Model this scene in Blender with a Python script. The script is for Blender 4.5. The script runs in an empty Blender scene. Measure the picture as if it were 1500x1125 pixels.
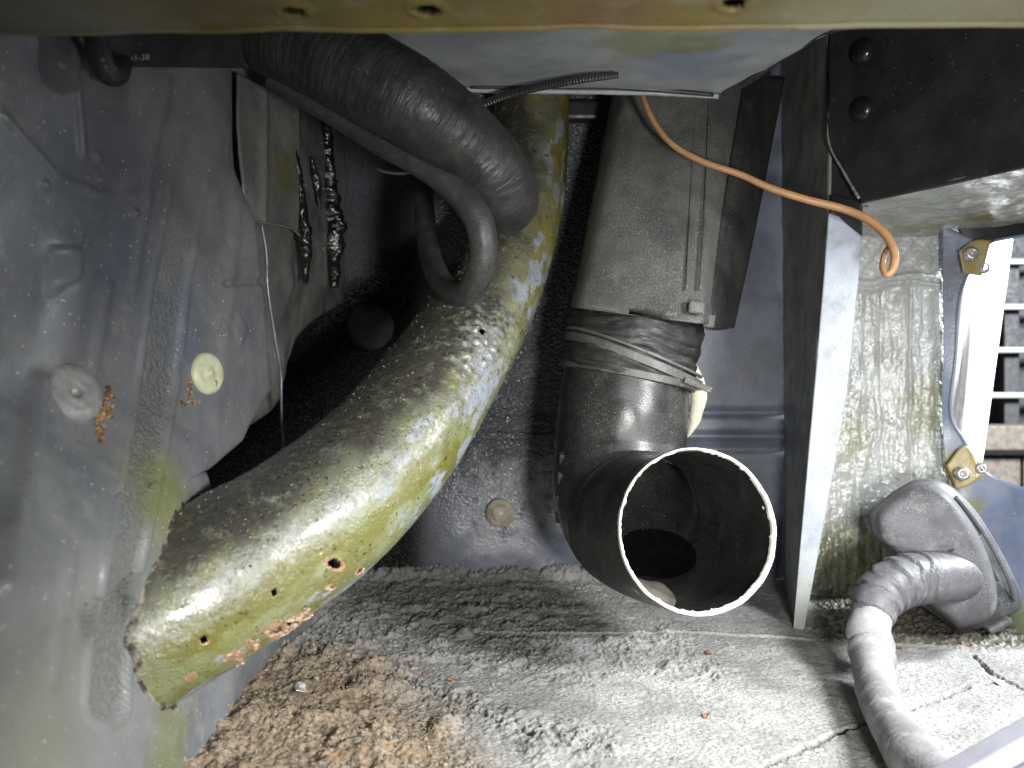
import bpy, math, random
import numpy as np
from mathutils import Vector, Matrix

# ------------------------------------------------------------------ camera, world, lights
F = 1200.0                      # focal length in pixels of the 1500 px wide photograph
sc = bpy.context.scene
cd = bpy.data.cameras.new('camera')
cam = bpy.data.objects.new('camera', cd)
sc.collection.objects.link(cam)
cam.rotation_euler = (math.radians(90), 0, 0)
cd.sensor_width = 36.0
cd.lens = 36.0 * F / 1500.0
cd.clip_start = 0.01
cd.clip_end = 60
cd.dof.use_dof = True
cd.dof.focus_distance = 0.50
cd.dof.aperture_fstop = 11.0
sc.camera = cam

w = bpy.data.worlds.new('World'); sc.world = w; w.use_nodes = True
w.node_tree.nodes['Background'].inputs[0].default_value = (0.80, 0.90, 1.0, 1)
w.node_tree.nodes['Background'].inputs[1].default_value = 0.075


def area(name, loc, target, size, power, col):
    l = bpy.data.lights.new(name, 'AREA'); l.shape = 'DISK'; l.size = size
    l.energy = power; l.color = col
    o = bpy.data.objects.new(name, l); sc.collection.objects.link(o)
    o.location = loc
    o.rotation_euler = (Vector(target) - Vector(loc)).to_track_quat('-Z', 'Y').to_euler()
    return o


ll = bpy.data.lights.new('inspection_lamp', 'SPOT'); ll.energy = 12.5; ll.color = (1.0, 0.985, 0.955); ll.shadow_soft_size = 0.024
ll.spot_size = math.radians(123); ll.spot_blend = 1.0
lo = bpy.data.objects.new('inspection_lamp', ll); sc.collection.objects.link(lo); lo.location = (0.10, 0.0, -0.045)
lo.rotation_euler = (Vector((0.12, 0.50, -0.16)) - lo.location).to_track_quat('-Z', 'Y').to_euler()
area('daylight_lamp', (1.25, 0.75, 0.5), (0.72, 1.2, 0.0), 0.25, 48.0, (0.93, 0.97, 1.0)).data.spread = math.radians(115)
area('floor_fill', (0.34, 0.20, 0.09), (0.17, 0.46, -0.18), 0.10, 1.75, (0.97, 0.98, 1.0)).data.spread = math.radians(105)  # added fill lamp under the lip, brightens the floor

sc.view_settings.view_transform = 'Standard'
sc.view_settings.look = 'None'
sc.view_settings.exposure = 0.0
sc.view_settings.gamma = 1.0
sc.cycles.use_denoising = True
sc.cycles.diffuse_bounces = 3
sc.cycles.glossy_bounces = 2
sc.cycles.max_bounces = 4

# ------------------------------------------------------------------ helpers
random.seed(7)
RNG = np.random.default_rng(7)
ZF = -0.18                      # floor level


def P(px, py, d):
    return np.array([(px - 750) / F * d, d, -(py - 562.5) / F * d])


def PF(px, py, h=0.0):          # the point of the floor seen there
    d = -(ZF + h) * F / (py - 562.5)
    return P(px, py, d)


def C(r, g, b):
    f = lambda v: (v / 255 / 12.92) if v / 255 <= 0.04045 else ((v / 255 + 0.055) / 1.055) ** 2.4
    return (f(r), f(g), f(b), 1.0)


def sst(a, b, x):
    t = np.clip((x - a) / (b - a), 0, 1)
    return t * t * (3 - 2 * t)


def _hash(ix, iy, iz, seed):
    h = (ix.astype(np.int64) * 374761393 + iy.astype(np.int64) * 668265263 + iz.astype(np.int64) * 2147483647 + seed * 1274126177) & 0xffffffff
    h = ((h ^ (h >> 13)) * 1274126177) & 0xffffffff
    h = h ^ (h >> 16)
    return (h & 0xffffff) / float(0xffffff)


def vnoise(p, scale, seed=0):
    q = p * scale
    i = np.floor(q).astype(np.int64); f = q - i
    f = f * f * f * (f * (f * 6 - 15) + 10)
    out = 0
    for dx in (0, 1):
        for dy in (0, 1):
            for dz in (0, 1):
                wgt = (f[..., 0] if dx else 1 - f[..., 0]) * (f[..., 1] if dy else 1 - f[..., 1]) * (f[..., 2] if dz else 1 - f[..., 2])
                out = out + wgt * _hash(i[..., 0] + dx, i[..., 1] + dy, i[..., 2] + dz, seed)
    return out


def fbm(p, scale, octv=4, seed=0, gain=0.5):
    s = 0; a = 1; t = 0
    for o in range(octv):
        s = s + a * vnoise(p, scale * 2 ** o, seed + o * 17); t += a; a *= gain
    return s / t


def poly_dist(x, y, pts):       # distance of points to a polyline and parameter along it
    best = np.full(x.shape, 1e9); par = np.zeros(x.shape)
    pts = np.asarray(pts, float)
    n = len(pts) - 1
    for k in range(n):
        a, b = pts[k], pts[k + 1]; ab = b - a
        t = np.clip(((x - a[0]) * ab[0] + (y - a[1]) * ab[1]) / (ab @ ab), 0, 1)
        dd = np.hypot(x - a[0] - t * ab[0], y - a[1] - t * ab[1])
        m = dd < best
        best = np.where(m, dd, best); par = np.where(m, (k + t) / n, par)
    return best, par


def cat(pts, n, closed=False):  # Catmull-Rom through rows of numbers, n samples evenly along
    p = np.asarray(pts, float)
    if closed:
        q = np.vstack([p[-1], p, p[0], p[1]])
    else:
        q = np.vstack([2 * p[0] - p[1], p, 2 * p[-1] - p[-2]])
    segs = len(q) - 3
    t = np.linspace(0, segs, segs * 40 + 1); k = np.minimum(t.astype(int), segs - 1); f = (t - k)[:, None]
    a, b, c, e = q[k], q[k + 1], q[k + 2], q[k + 3]
    r = 0.5 * (2 * b + (c - a) * f + (2 * a - 5 * b + 4 * c - e) * f ** 2 + (3 * b - a - 3 * c + e) * f ** 3)
    L = np.concatenate([[0], np.cumsum(np.linalg.norm(np.diff(r[:, :3], axis=0), axis=1))])
    s = np.linspace(0, L[-1], n + 1 if closed else n)
    out = np.stack([np.interp(s, L, r[:, j]) for j in range(r.shape[1])], 1)
    return out[:-1] if closed else out


def mesh_from(V, quads, attrs=None, uv=None, smooth=True, keep=None):
    V = np.asarray(V, np.float32).reshape(-1, 3); quads = np.asarray(quads, np.int32)
    if keep is not None: quads = quads[keep]
    m = bpy.data.meshes.new('mesh'); k = quads.shape[1]
    m.vertices.add(len(V)); m.vertices.foreach_set('co', V.ravel())
    m.loops.add(quads.size); m.loops.foreach_set('vertex_index', quads.ravel())
    m.polygons.add(len(quads))
    m.polygons.foreach_set('loop_start', np.arange(0, quads.size, k, dtype=np.int32))
    try:
        m.polygons.foreach_set('loop_total', np.full(len(quads), k, np.int32))
    except Exception:
        pass
    m.update(calc_edges=True)
    m.polygons.foreach_set('use_smooth', np.full(len(quads), smooth))
    if attrs:
        for nme, val in attrs.items():
            a = m.attributes.new(nme, 'FLOAT', 'POINT'); a.data.foreach_set('value', np.asarray(val, np.float32).ravel())
    if uv is not None:
        l = m.uv_layers.new(name='UVMap'); l.data.foreach_set('uv', np.asarray(uv, np.float32).reshape(-1, 2)[quads.ravel()].ravel())
    m.validate()
    return m


def gridquads(n, m, wrap=False):
    i = np.arange(n - 1)[:, None]; j = np.arange(m if wrap else m - 1)[None, :]
    j2 = (j + 1) % m
    return np.stack([i * m + j, i * m + j2, (i + 1) * m + j2, (i + 1) * m + j], -1).reshape(-1, 4)


def put(name, mesh, material, parent=None, solid=0.0, offset=-1.0, bevel=0.0):
    """link one mesh object; a top-level one gets its origin at the middle of its base"""
    o = bpy.data.objects.new(name, mesh); sc.collection.objects.link(o)
    mesh.name = name
    if material: mesh.materials.append(material)
    co = np.empty(len(mesh.vertices) * 3, np.float32); mesh.vertices.foreach_get('co', co); co = co.reshape(-1, 3)
    c = np.array([(co[:, 0].min() + co[:, 0].max()) / 2, (co[:, 1].min() + co[:, 1].max()) / 2, co[:, 2].min()])
    if parent is None:
        mesh.transform(Matrix.Translation(Vector(-c))); o.location = c
    else:
        o.parent = parent
        pl = Vector((0, 0, 0)); q = parent
        while q is not None:
            pl = pl + q.location; q = q.parent
        loc = Vector(c) - pl
        mesh.transform(Matrix.Translation(Vector(-c))); o.location = loc
    if bevel:
        b = o.modifiers.new('bevel', 'BEVEL'); b.width = bevel; b.segments = 2; b.limit_method = 'ANGLE'
    if solid:
        s = o.modifiers.new('solidify', 'SOLIDIFY'); s.thickness = solid; s.offset = offset
    return o


def tag(o, label=None, cat_=None, group=None, kind=None):
    if label: o['label'] = label
    if cat_: o['category'] = cat_
    if group: o['group'] = group
    if kind: o['kind'] = kind
    return o


def thing(name, loc, label, cat_, group=None, kind=None):
    o = bpy.data.objects.new(name, None); sc.collection.objects.link(o); o.location = loc
    o.empty_display_size = 0.02
    return tag(o, label, cat_, group, kind)


def tube(pts, n=80, m=24, rf=None, cap=True, world=False, flat=None):
    """swept tube; pts rows (px,py,d,r). Returns verts (n,m,3), s, theta"""
    if world: W = np.asarray(pts, float)
    else: W = np.array([np.append(P(a, b, c), r) for a, b, c, r in pts])
    K = cat(W, n); X = K[:, :3]; r = K[:, 3]
    T = np.gradient(X, axis=0); T /= np.linalg.norm(T, axis=1)[:, None]
    up = np.array([0, 0, 1.0]) if abs(T[0][2]) < .9 else np.array([0, -1.0, 0])
    N = np.empty_like(T); v = up - T[0] * (up @ T[0]); N[0] = v / np.linalg.norm(v)
    for i in range(1, n):
        v = N[i - 1] - T[i] * (N[i - 1] @ T[i]); N[i] = v / np.linalg.norm(v)
    B = np.cross(T, N)
    th = np.linspace(0, 2 * np.pi, m, endpoint=False)
    L = np.concatenate([[0], np.cumsum(np.linalg.norm(np.diff(X, axis=0), axis=1))])
    S, TH = np.meshgrid(L, th, indexing='ij')
    R = np.repeat(r[:, None], m, 1)
    if rf is not None: R = R * rf(S, TH, S / L[-1])
    cx = np.cos(TH); sy = np.sin(TH)
    if flat: cx = cx * flat[0]; sy = sy * flat[1]
    V = X[:, None, :] + R[..., None] * (cx[..., None] * N[:, None, :] + sy[..., None] * B[:, None, :])
    return V, S, TH


def tube_mesh(pts, n=80, m=24, rf=None, cap=True, attrs=None, world=False, flat=None):
    V, S, TH = tube(pts, n, m, rf, cap, world, flat)
    q = gridquads(n, m, True)
    Vf = V.reshape(-1, 3)
    uv = np.stack([S, TH / (2 * np.pi)], -1)
    if cap:
        c0 = V[0].mean(0); c1 = V[-1].mean(0); k = len(Vf)
        Vf = np.vstack([Vf, c0, c1])
        j = np.arange(m); j2 = (j + 1) % m
        e0 = np.stack([np.full(m, k), j2, j, j], 1); e1 = np.stack([np.full(m, k + 1), (n - 1) * m + j, (n - 1) * m + j2, (n - 1) * m + j2], 1)
        # triangles written as degenerate quads are cleaned by validate, so build tris through bmesh-free path
        faces = [tuple(int(z) for z in f) for f in q] + [tuple(int(z) for z in f[:3]) for f in e0] + [tuple(int(z) for z in f[:3]) for f in e1]
        me = bpy.data.meshes.new('tube'); me.from_pydata([tuple(p) for p in Vf], [], faces)
        me.polygons.foreach_set('use_smooth', np.full(len(faces), True)); me.update()
        l = me.uv_layers.new(name='UVMap')
        uvf = np.vstack([uv.reshape(-1, 2), [[0, 0], [0, 0]]]).astype(np.float32)
        vi = np.empty(len(me.loops), np.int32); me.loops.foreach_get('vertex_index', vi)
        l.data.foreach_set('uv', uvf[vi].ravel())
        return me
    return mesh_from(Vf, q, attrs, uv)


def loft(curves, nu, nv, disp=None, world=False):
    """surface through a list of curves (each rows px,py,d); nu samples along, nv across"""
    A = np.array([cat(np.array([c if world else P(*c) for c in cv]), nu) for cv in curves])   # k,nu,3
    if len(curves) == 2:
        t = np.linspace(0, 1, nv)[:, None, None]; V = A[0] * (1 - t) + A[1] * t
    else:
        V = np.stack([cat(A[:, i], nv) for i in range(nu)], 1)
    if disp is not None:
        dx = np.gradient(V, axis=1); dy = np.gradient(V, axis=0)
        nrm = np.cross(dx, dy); nrm /= np.linalg.norm(nrm, axis=2)[..., None] + 1e-12
        tocam = -V
        sgn = np.sign((nrm * tocam).sum(-1).mean()); nrm = nrm * sgn
        V = V + nrm * disp(V)[..., None]
    return V


def to_px(V):
    return 750 + V[..., 0] / V[..., 1] * F, 562.5 - V[..., 2] / V[..., 1] * F


def sheet(curves, nu=40, nv=20, disp=None, attrs=None):
    V = loft(curves, nu, nv, disp)
    q = gridquads(V.shape[0], V.shape[1])
    # face the camera
    a = V[0, 0]; nrm = np.cross(V[0, -1] - a, V[-1, 0] - a)
    if nrm @ (-V.reshape(-1, 3).mean(0)) < 0: q = q[:, ::-1]
    at = attrs(V) if attrs else None
    return mesh_from(V, q, at)


def boxm(c, s, rot=None):
    c = np.asarray(c, float); s = np.asarray(s, float) / 2
    v = np.array([[x, y, z] for x in (-1, 1) for y in (-1, 1) for z in (-1, 1)], float) * s
    if rot is not None: v = v @ np.array(rot.to_matrix()).T
    q = [(0, 1, 3, 2), (4, 6, 7, 5), (0, 4, 5, 1), (2, 3, 7, 6), (0, 2, 6, 4), (1, 5, 7, 3)]
    return mesh_from(v + c, q, smooth=False)


def lathe(profile, origin, axis, m=32, wob=None):
    """profile rows (radius, height along axis)"""
    ax = Vector(axis).normalized(); R = np.array(ax.to_track_quat('Z', 'Y').to_matrix())
    pr = np.asarray(profile, float); th = np.linspace(0, 2 * np.pi, m, endpoint=False)
    rr = pr[:, 0][:, None] * (1 + (wob(th)[None, :] if wob else 0))
    V = np.stack([rr * np.cos(th), rr * np.sin(th), np.repeat(pr[:, 1][:, None], m, 1)], -1) @ R.T + np.asarray(origin)
    return mesh_from(V, gridquads(len(pr), m, True))


# icosahedron for crumbs
_t = (1 + 5 ** .5) / 2
ICO_V = np.array([(-1, _t, 0), (1, _t, 0), (-1, -_t, 0), (1, -_t, 0), (0, -1, _t), (0, 1, _t), (0, -1, -_t), (0, 1, -_t), (_t, 0, -1), (_t, 0, 1), (-_t, 0, -1), (-_t, 0, 1)]) / 1.9
ICO_F = np.array([(0, 11, 5), (0, 5, 1), (0, 1, 7), (0, 7, 10), (0, 10, 11), (1, 5, 9), (5, 11, 4), (11, 10, 2), (10, 7, 6), (7, 1, 8), (3, 9, 4), (3, 4, 2), (3, 2, 6), (3, 6, 8), (3, 8, 9), (4, 9, 5), (2, 4, 11), (6, 2, 10), (8, 6, 7), (9, 8, 1)])


def crumbs(points, sizes, squash=0.7, jit=0.35):
    n = len(points)
    v = ICO_V[None] * (1 + RNG.uniform(-jit, jit, (n, 12, 3)))
    v = v * sizes[:, None, None] * np.stack([RNG.uniform(.7, 1.3, n), RNG.uniform(.7, 1.3, n), np.full(n, squash)], 1)[:, None, :]
    a = RNG.uniform(0, 6.28, n); ca, sa = np.cos(a)[:, None], np.sin(a)[:, None]
    x = v[..., 0] * ca - v[..., 1] * sa; y = v[..., 0] * sa + v[..., 1] * ca
    v = np.stack([x, y, v[..., 2]], -1) + points[:, None, :]
    f = ICO_F[None] + (np.arange(n) * 12)[:, None, None]
    return mesh_from(v.reshape(-1, 3), f.reshape(-1, 3), {'tint': np.repeat(RNG.random(n), 12)}, smooth=False)


# ------------------------------------------------------------------ materials
class Mt:
    def __init__(s, name, rough=0.5, metallic=0.0, spec=0.5):
        s.m = bpy.data.materials.new(name); s.m.use_nodes = True; s.nt = s.m.node_tree
        s.b = s.nt.nodes['Principled BSDF']
        s.b.inputs['Roughness'].default_value = rough; s.b.inputs['Metallic'].default_value = metallic
        s.b.inputs['Specular IOR Level'].default_value = spec
        s.pos = s.nt.nodes.new('ShaderNodeNewGeometry').outputs['Position']
        s._h = None

    def n(s, t, **k):
        nd = s.nt.nodes.new(t)
        for a, v in k.items(): setattr(nd, a, v)
        return nd

    def i(s, nd, key, v):
        if isinstance(v, bpy.types.NodeSocket): s.nt.links.new(v, nd.inputs[key])
        else: nd.inputs[key].default_value = v

    def vec(s, scale=(1, 1, 1), loc=(0, 0, 0), rot=(0, 0, 0), src=None):
        nd = s.n('ShaderNodeMapping'); s.i(nd, 0, src or s.pos)
        nd.inputs['Scale'].default_value = scale; nd.inputs['Location'].default_value = loc; nd.inputs['Rotation'].default_value = rot
        return nd.outputs[0]

    def noise(s, scale, detail=5, rough=.6, dist=0, v=None, seed=0):
        detail = min(detail, 3); nd = s.n('ShaderNodeTexNoise'); s.i(nd, 'Vector', v or s.vec(loc=(seed * 3.1, seed * 1.7, seed * 2.3)))
        s.i(nd, 'Scale', scale); s.i(nd, 'Detail', detail); s.i(nd, 'Roughness', rough); s.i(nd, 'Distortion', dist)
        return nd.outputs['Fac']

    def voro(s, scale, feat='F1', v=None, out='Distance', rnd=1.0):
        nd = s.n('ShaderNodeTexVoronoi', feature=feat); s.i(nd, 'Vector', v or s.pos); s.i(nd, 'Scale', scale); s.i(nd, 'Randomness', rnd)
        return nd.outputs[out]

    def math(s, op, a, b=0.0, clamp=False):
        nd = s.n('ShaderNodeMath', operation=op, use_clamp=clamp); s.i(nd, 0, a); s.i(nd, 1, b); return nd.outputs[0]

    def rng(s, f, a, b, c=0.0, d=1.0, smooth=True):
        nd = s.n('ShaderNodeMapRange', interpolation_type='SMOOTHSTEP' if smooth else 'LINEAR')
        s.i(nd, 0, f); s.i(nd, 1, a); s.i(nd, 2, b); s.i(nd, 3, c); s.i(nd, 4, d); return nd.outputs[0]

    def mix(s, f, a, b, mode='MIX'):
        nd = s.n('ShaderNodeMix', data_type='RGBA', blend_type=mode)
        s.i(nd, 0, f); s.i(nd, 6, a); s.i(nd, 7, b); return nd.outputs[2]

    def attr(s, name):
        nd = s.n('ShaderNodeAttribute', attribute_name=name); return nd.outputs['Fac']

    def uv(s):
        return s.n('ShaderNodeUVMap').outputs[0]

    def blob(s, pt, rad, rough=.5, seed=0, nscale=60):
        """soft-edged stain around a world point"""
        d = s.n('ShaderNodeVectorMath', operation='DISTANCE'); s.i(d, 0, s.pos); d.inputs[1].default_value = tuple(pt)
        nz = s.noise(nscale, 4, .65, seed=seed + 11)
        v = s.math('ADD', s.math('DIVIDE', d.outputs['Value'], rad), s.math('MULTIPLY', s.math('SUBTRACT', nz, .5), rough * 3))
        return s.math('MULTIPLY', s.rng(v, 1.35, .35), .75)

    def color(s, v): s.i(s.b, 'Base Color', v)
    def rough(s, v): s.i(s.b, 'Roughness', v)

    def bump(s, h, strength=.5, dist=.001):
        nd = s.n('ShaderNodeBump'); s.i(nd, 'Height', h); s.i(nd, 'Strength', strength); s.i(nd, 'Distance', dist)
        if s._h is not None: s.nt.links.new(s._h, nd.inputs['Normal'])
        s._h = nd.outputs[0]; s.nt.links.new(s._h, s.b.inputs['Normal'])


def grimy(name, c1, c2, rough=(.35, .6), speck=.3, speckcol=C(20, 20, 18), dust=.3, dustcol=C(150, 150, 145), blobs=(), bump=.3, bscale=400, spec=.5, metallic=0, scale=25, light=.2, grain=0, band=False):
    """painted sheet metal or plastic with mottling, dark spatter, pale specks and local stains"""
    k = Mt(name, spec=spec, metallic=metallic)
    col = k.mix(k.rng(k.noise(scale, 6, .62), .35, .65), c1, c2)
    for (pt, rad, bc, rg, seed) in blobs:
        col = k.mix(k.blob(pt, rad, rg, seed), col, bc)
    d = k.rng(k.noise(scale * 3.1, 8, .7, seed=3), .5, .75)
    col = k.mix(k.math('MULTIPLY', d, dust), col, dustcol)
    sp = k.rng(k.noise(bscale * .9, 3, .6, seed=5), .62, .70)
    spm = k.math('MULTIPLY', sp, k.rng(k.noise(scale * 1.7, 4, .6, seed=9), .42, .62))
    col = k.mix(k.math('MULTIPLY', spm, speck), col, speckcol)
    lp = k.rng(k.voro(min(bscale * .45, 330)), .16, .08)
    lp = k.math('MULTIPLY', lp, k.rng(k.noise(scale * 4, 3, .6, seed=13), .48, .6))
    col = k.mix(k.math('MULTIPLY', lp, light), col, C(215, 215, 205))
    if band:
        ba = k.attr('band'); bn = k.noise(520, 3, .7, seed=41)
        col = k.mix(k.math('MULTIPLY', ba, .45), col, k.mix(k.rng(bn, .4, .62), C(80, 80, 74), C(122, 122, 114)))
        k.bump(k.math('MULTIPLY', bn, ba), .8, .003)
    if grain:
        gz = k.rng(k.noise(1500, 2, .75, seed=31), .48, .70)
        gz = k.math('MULTIPLY', gz, k.rng(k.noise(22, 4, .6, seed=33), .25, .7))
        col = k.mix(k.math('MULTIPLY', gz, grain), col, C(190, 190, 184))
    k.color(col)
    k.rough(k.rng(k.noise(scale * 2.2, 5, .6, seed=21), .3, .7, rough[0], rough[1]))
    k.bump(k.noise(bscale, 2, .65), bump, .0012)
    k.bump(k.noise(scale * 1.5, 1, .5, seed=4), .25, .004)
    return k


def plain(name, col, rough=.5, metallic=0, bump=.15, bs=300, var=.25, spec=.5):
    k = Mt(name, rough, metallic, spec)
    dk = tuple(c * (1 - var * 1.6) for c in col[:3]) + (1,)
    k.color(k.mix(k.rng(k.noise(90, 6, .65), .35, .68), dk, col))
    k.rough(k.rng(k.noise(140, 4, .6, seed=2), .3, .7, max(.04, rough - .12), min(1, rough + .12)))
    k.bump(k.noise(bs, 4, .6), bump, .001)
    return k


# side panel position in the world: x as a function of depth y and height z
def panelX(y, z):
    wv = sst(.012, -.074, np.asarray(z, float))
    return (1 - wv) * (-.2545 + .225 * y) + wv * (-.130 - .035 * y) - .0095 * np.exp(-((np.asarray(z, float) + .102) / .030) ** 2)


def panel_at(u, v, lift=0.0):
    d = .4
    for _ in range(60):
        z = -(v - 562.5) / F * d; x = (u - 750) / F * d
        e = float(panelX(d, z)) + lift - x
        # x = k d ; move d so that k d = X
        d = .5 * d + .5 * float(panelX(d, z) + lift) / ((u - 750) / F)
    return P(u, v, d)


def panel_normal(u, v):
    p = panel_at(u, v); e = .004
    dy = (panelX(p[1] + e, p[2]) - panelX(p[1] - e, p[2])) / (2 * e)
    dz = (panelX(p[1], p[2] + e) - panelX(p[1], p[2] - e)) / (2 * e)
    n = np.array([1.0, -float(dy), -float(dz)]); return n / np.linalg.norm(n)


GREEN = C(118, 122, 42); OLIVE = C(104, 98, 30); BLUEG = C(120, 128, 140); PALE = C(176, 180, 172)

# painted side panel
m_panel = grimy('panel_paint', C(90, 92, 96), C(106, 108, 110), rough=(.28, .48), speck=.5, dust=.5, dustcol=C(124, 125, 120), light=.8, bump=.14, bscale=700, grain=.14, band=True,
                blobs=[(panel_at(240, 735), .028, C(112, 116, 58), .3, 1), (panel_at(90, 1010), .07, C(121, 123, 120), .3, 3), (panel_at(40, 1110), .03, C(116, 119, 104), .4, 4),
                       (panel_at(338, 1045), .005, C(186, 128, 62), .3, 8), (panel_at(245, 1085), .025, C(100, 104, 62), .5, 5), (panel_at(120, 330), .05, C(84, 88, 101), .4, 6), (panel_at(250, 470), .025, C(88, 94, 108), .4, 7)]).m
# rear wall
k = grimy('wall_paint', C(58, 62, 72), C(72, 77, 90), rough=(.3, .55), speck=.5, dust=.35, dustcol=C(92, 94, 98), light=.3, bump=.2, bscale=600)
m_wall = k.m
# stone-chip coated zone of the rear wall uses its own attribute
k = Mt('wall_coating', spec=.6)
ca = k.attr('coat'); pa = k.attr('patch')
base = k.mix(k.rng(k.noise(30, 6, .6), .35, .65), C(80, 85, 97), C(98, 103, 118))
base = k.mix(ca, base, k.mix(k.noise(160, 4, .6), C(62, 64, 67), C(98, 100, 104)))
base = k.mix(k.math('MULTIPLY', pa, k.rng(k.noise(70, 6, .7, seed=4), .28, .5)), base, C(160, 163, 168))
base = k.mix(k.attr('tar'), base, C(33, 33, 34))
base = k.mix(k.attr('painted_shade'), base, C(14, 14, 14))  # black over the coating where the pipe's shadow falls
dst = k.rng(k.noise(900, 3, .6, seed=6), .52, .68)
base = k.mix(k.math('MULTIPLY', dst, .35), base, C(140, 140, 136))
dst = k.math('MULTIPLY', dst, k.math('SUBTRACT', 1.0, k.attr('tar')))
k.color(base)
k.rough(k.math('ADD', k.rng(ca, 0, 1, .42, .2), k.math('MULTIPLY', k.attr('painted_shade'), .4)))
k.i(k.b, 'Specular IOR Level', k.rng(k.attr('painted_shade'), 0, 1, .6, .1))
vb = k.voro(420, 'SMOOTH_F1')
k.bump(k.math('MULTIPLY', vb, ca), .9, .0035)
k.bump(k.noise(700, 4, .6), .2, .001)
m_coat = k.m

# floor
k = Mt('floor_dirt', rough=.8, spec=.35)
so = k.attr('soil'); gr = k.attr('grit'); dk = k.attr('damp')
fb = k.mix(k.rng(k.noise(28, 8, .65), .3, .7), C(136, 136, 133), C(170, 170, 166))
fb = k.mix(k.rng(k.noise(650, 4, .7, seed=3), .44, .70), fb, C(90, 90, 88))
gcol = k.mix(k.rng(k.noise(900, 4, .7, seed=6), .35, .7), C(112, 112, 109), C(150, 149, 145))
fb = k.mix(gr, fb, gcol)
scol = k.mix(k.rng(k.noise(420, 7, .75, seed=7), .32, .68), C(98, 86, 70), C(142, 129, 111))
scol = k.mix(k.rng(k.noise(70, 5, .7, seed=17), .56, .68), scol, C(140, 116, 90))
fb = k.mix(so, fb, scol)
fb = k.mix(dk, fb, k.mix(k.noise(200, 6, .7, seed=8), C(70, 68, 60), C(112, 108, 98)))
fb = k.mix(k.math('MULTIPLY', k.attr('crack'), .85), fb, C(38, 36, 40))
rs = k.math('MULTIPLY', k.rng(k.voro(170), .16, .08), k.rng(k.noise(40, 3, .6, seed=30), .55, .65))
fb = k.mix(k.math('MULTIPLY', rs, .7), fb, C(158, 122, 96))
k.color(fb); k.rough(k.rng(dk, 0, 1, .82, .4))
k.bump(k.noise(1500, 5, .7), .40, .0012)
m_floor = k.m


def crumb_mat(name, a, b, rough=.8):
    k = Mt(name, rough, spec=.4)
    k.color(k.mix(k.attr('tint'), a, b)); k.bump(k.noise(1800, 3, .6), .4, .0008)
    return k.m


m_crumb = crumb_mat('grit_grey', C(92, 92, 90), C(146, 145, 141))
m_soil = crumb_mat('soil_brown', C(96, 84, 68), C(150, 136, 118))
m_spark = crumb_mat('wet_grit', C(40, 38, 30), C(130, 128, 108), .10)

# filler pipe
k = Mt('pipe_paint', spec=.6)
col = k.mix(k.rng(k.noise(16, 4, .6), .35, .62), C(112, 117, 64), C(130, 136, 104))
col = k.mix(k.math('MULTIPLY', k.rng(k.noise(24, 6, .68, seed=2), .56, .64), .6), col, C(140, 147, 156))            # bare grey-blue paint showing
col = k.mix(k.math('MULTIPLY', k.attr('yellow'), k.rng(k.noise(60, 5, .6, seed=3), .25, .6)), col, C(128, 116, 44))
col = k.mix(k.math('MULTIPLY', k.rng(k.noise(55, 6, .7, seed=5), .45, .7), .7), col, C(112, 108, 50))
gm = k.attr('grime_shade')
gn = k.math('MULTIPLY', gm, k.rng(k.noise(160, 7, .75, seed=6), .26, .50))
col = k.mix(k.attr('streak'), col, C(104, 100, 42))
col = k.mix(k.attr('smear'), col, C(150, 157, 168))
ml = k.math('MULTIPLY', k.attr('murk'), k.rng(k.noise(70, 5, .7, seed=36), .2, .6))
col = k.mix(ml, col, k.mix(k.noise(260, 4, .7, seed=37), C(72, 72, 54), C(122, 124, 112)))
col = k.mix(gn, col, k.mix(k.noise(500, 4, .6, seed=2), C(34, 34, 32), C(84, 82, 74)))
pk = k.math('MAXIMUM', k.math('MULTIPLY', k.rng(k.noise(420, 3, .6, seed=8), .60, .67), k.rng(k.noise(50, 3, .5, seed=14), .4, .6)), k.math('MULTIPLY', k.rng(k.noise(190, 3, .6, seed=28), .62, .70), k.rng(k.noise(26, 2, .5, seed=24), .42, .6)))
col = k.mix(k.math('MULTIPLY', pk, .92), col, C(28, 25, 18))
ru = k.rng(k.math('ADD', k.attr('rust'), k.math('MULTIPLY', k.math('SUBTRACT', k.noise(260, 5, .7, seed=9), .5), .9)), .42, .6)
col = k.mix(ru, col, k.mix(k.noise(330, 5, .7, seed=10), C(178, 144, 110), C(116, 90, 68)))
col = k.mix(k.attr('wipe_shine'), col, C(150, 153, 146))
k.color(col)
k.rough(k.math('ADD', k.rng(k.noise(45, 5, .6, seed=12), .3, .7, .12, .30), k.math('MULTIPLY', ru, .4)))
k.bump(k.noise(560, 5, .7), .45, .0018)
k.bump(k.rng(k.voro(330), .30, .0), .35, .0012)
sv = k.n('ShaderNodeTexWave', wave_type='BANDS', bands_direction='X'); k.i(sv, 'Vector', k.vec(rot=(0.3, 0.5, 0.9))); k.i(sv, 'Scale', 420.0); k.i(sv, 'Distortion', 2.0); k.i(sv, 'Detail', 2.0); k.i(sv, 'Detail Scale', .6)
k.bump(k.math('MULTIPLY', sv.outputs['Fac'], k.attr('wipe_shine')), .12, .0005)
k.bump(k.noise(40, 4, .6, seed=2), .3, .005)
k.b.inputs['Coat Weight'].default_value = .65
k.rough_c = k.rng(k.noise(60, 3, .6, seed=44), .35, .65, .16, .34); k.i(k.b, 'Coat Roughness', k.rough_c)
cb = k.n('ShaderNodeBump'); k.i(cb, 'Height', k.noise(300, 3, .6, seed=45)); k.i(cb, 'Strength', .22); k.i(cb, 'Distance', .0012); k.nt.links.new(cb.outputs[0], k.b.inputs['Coat Normal'])
m_pipe = k.m

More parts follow.
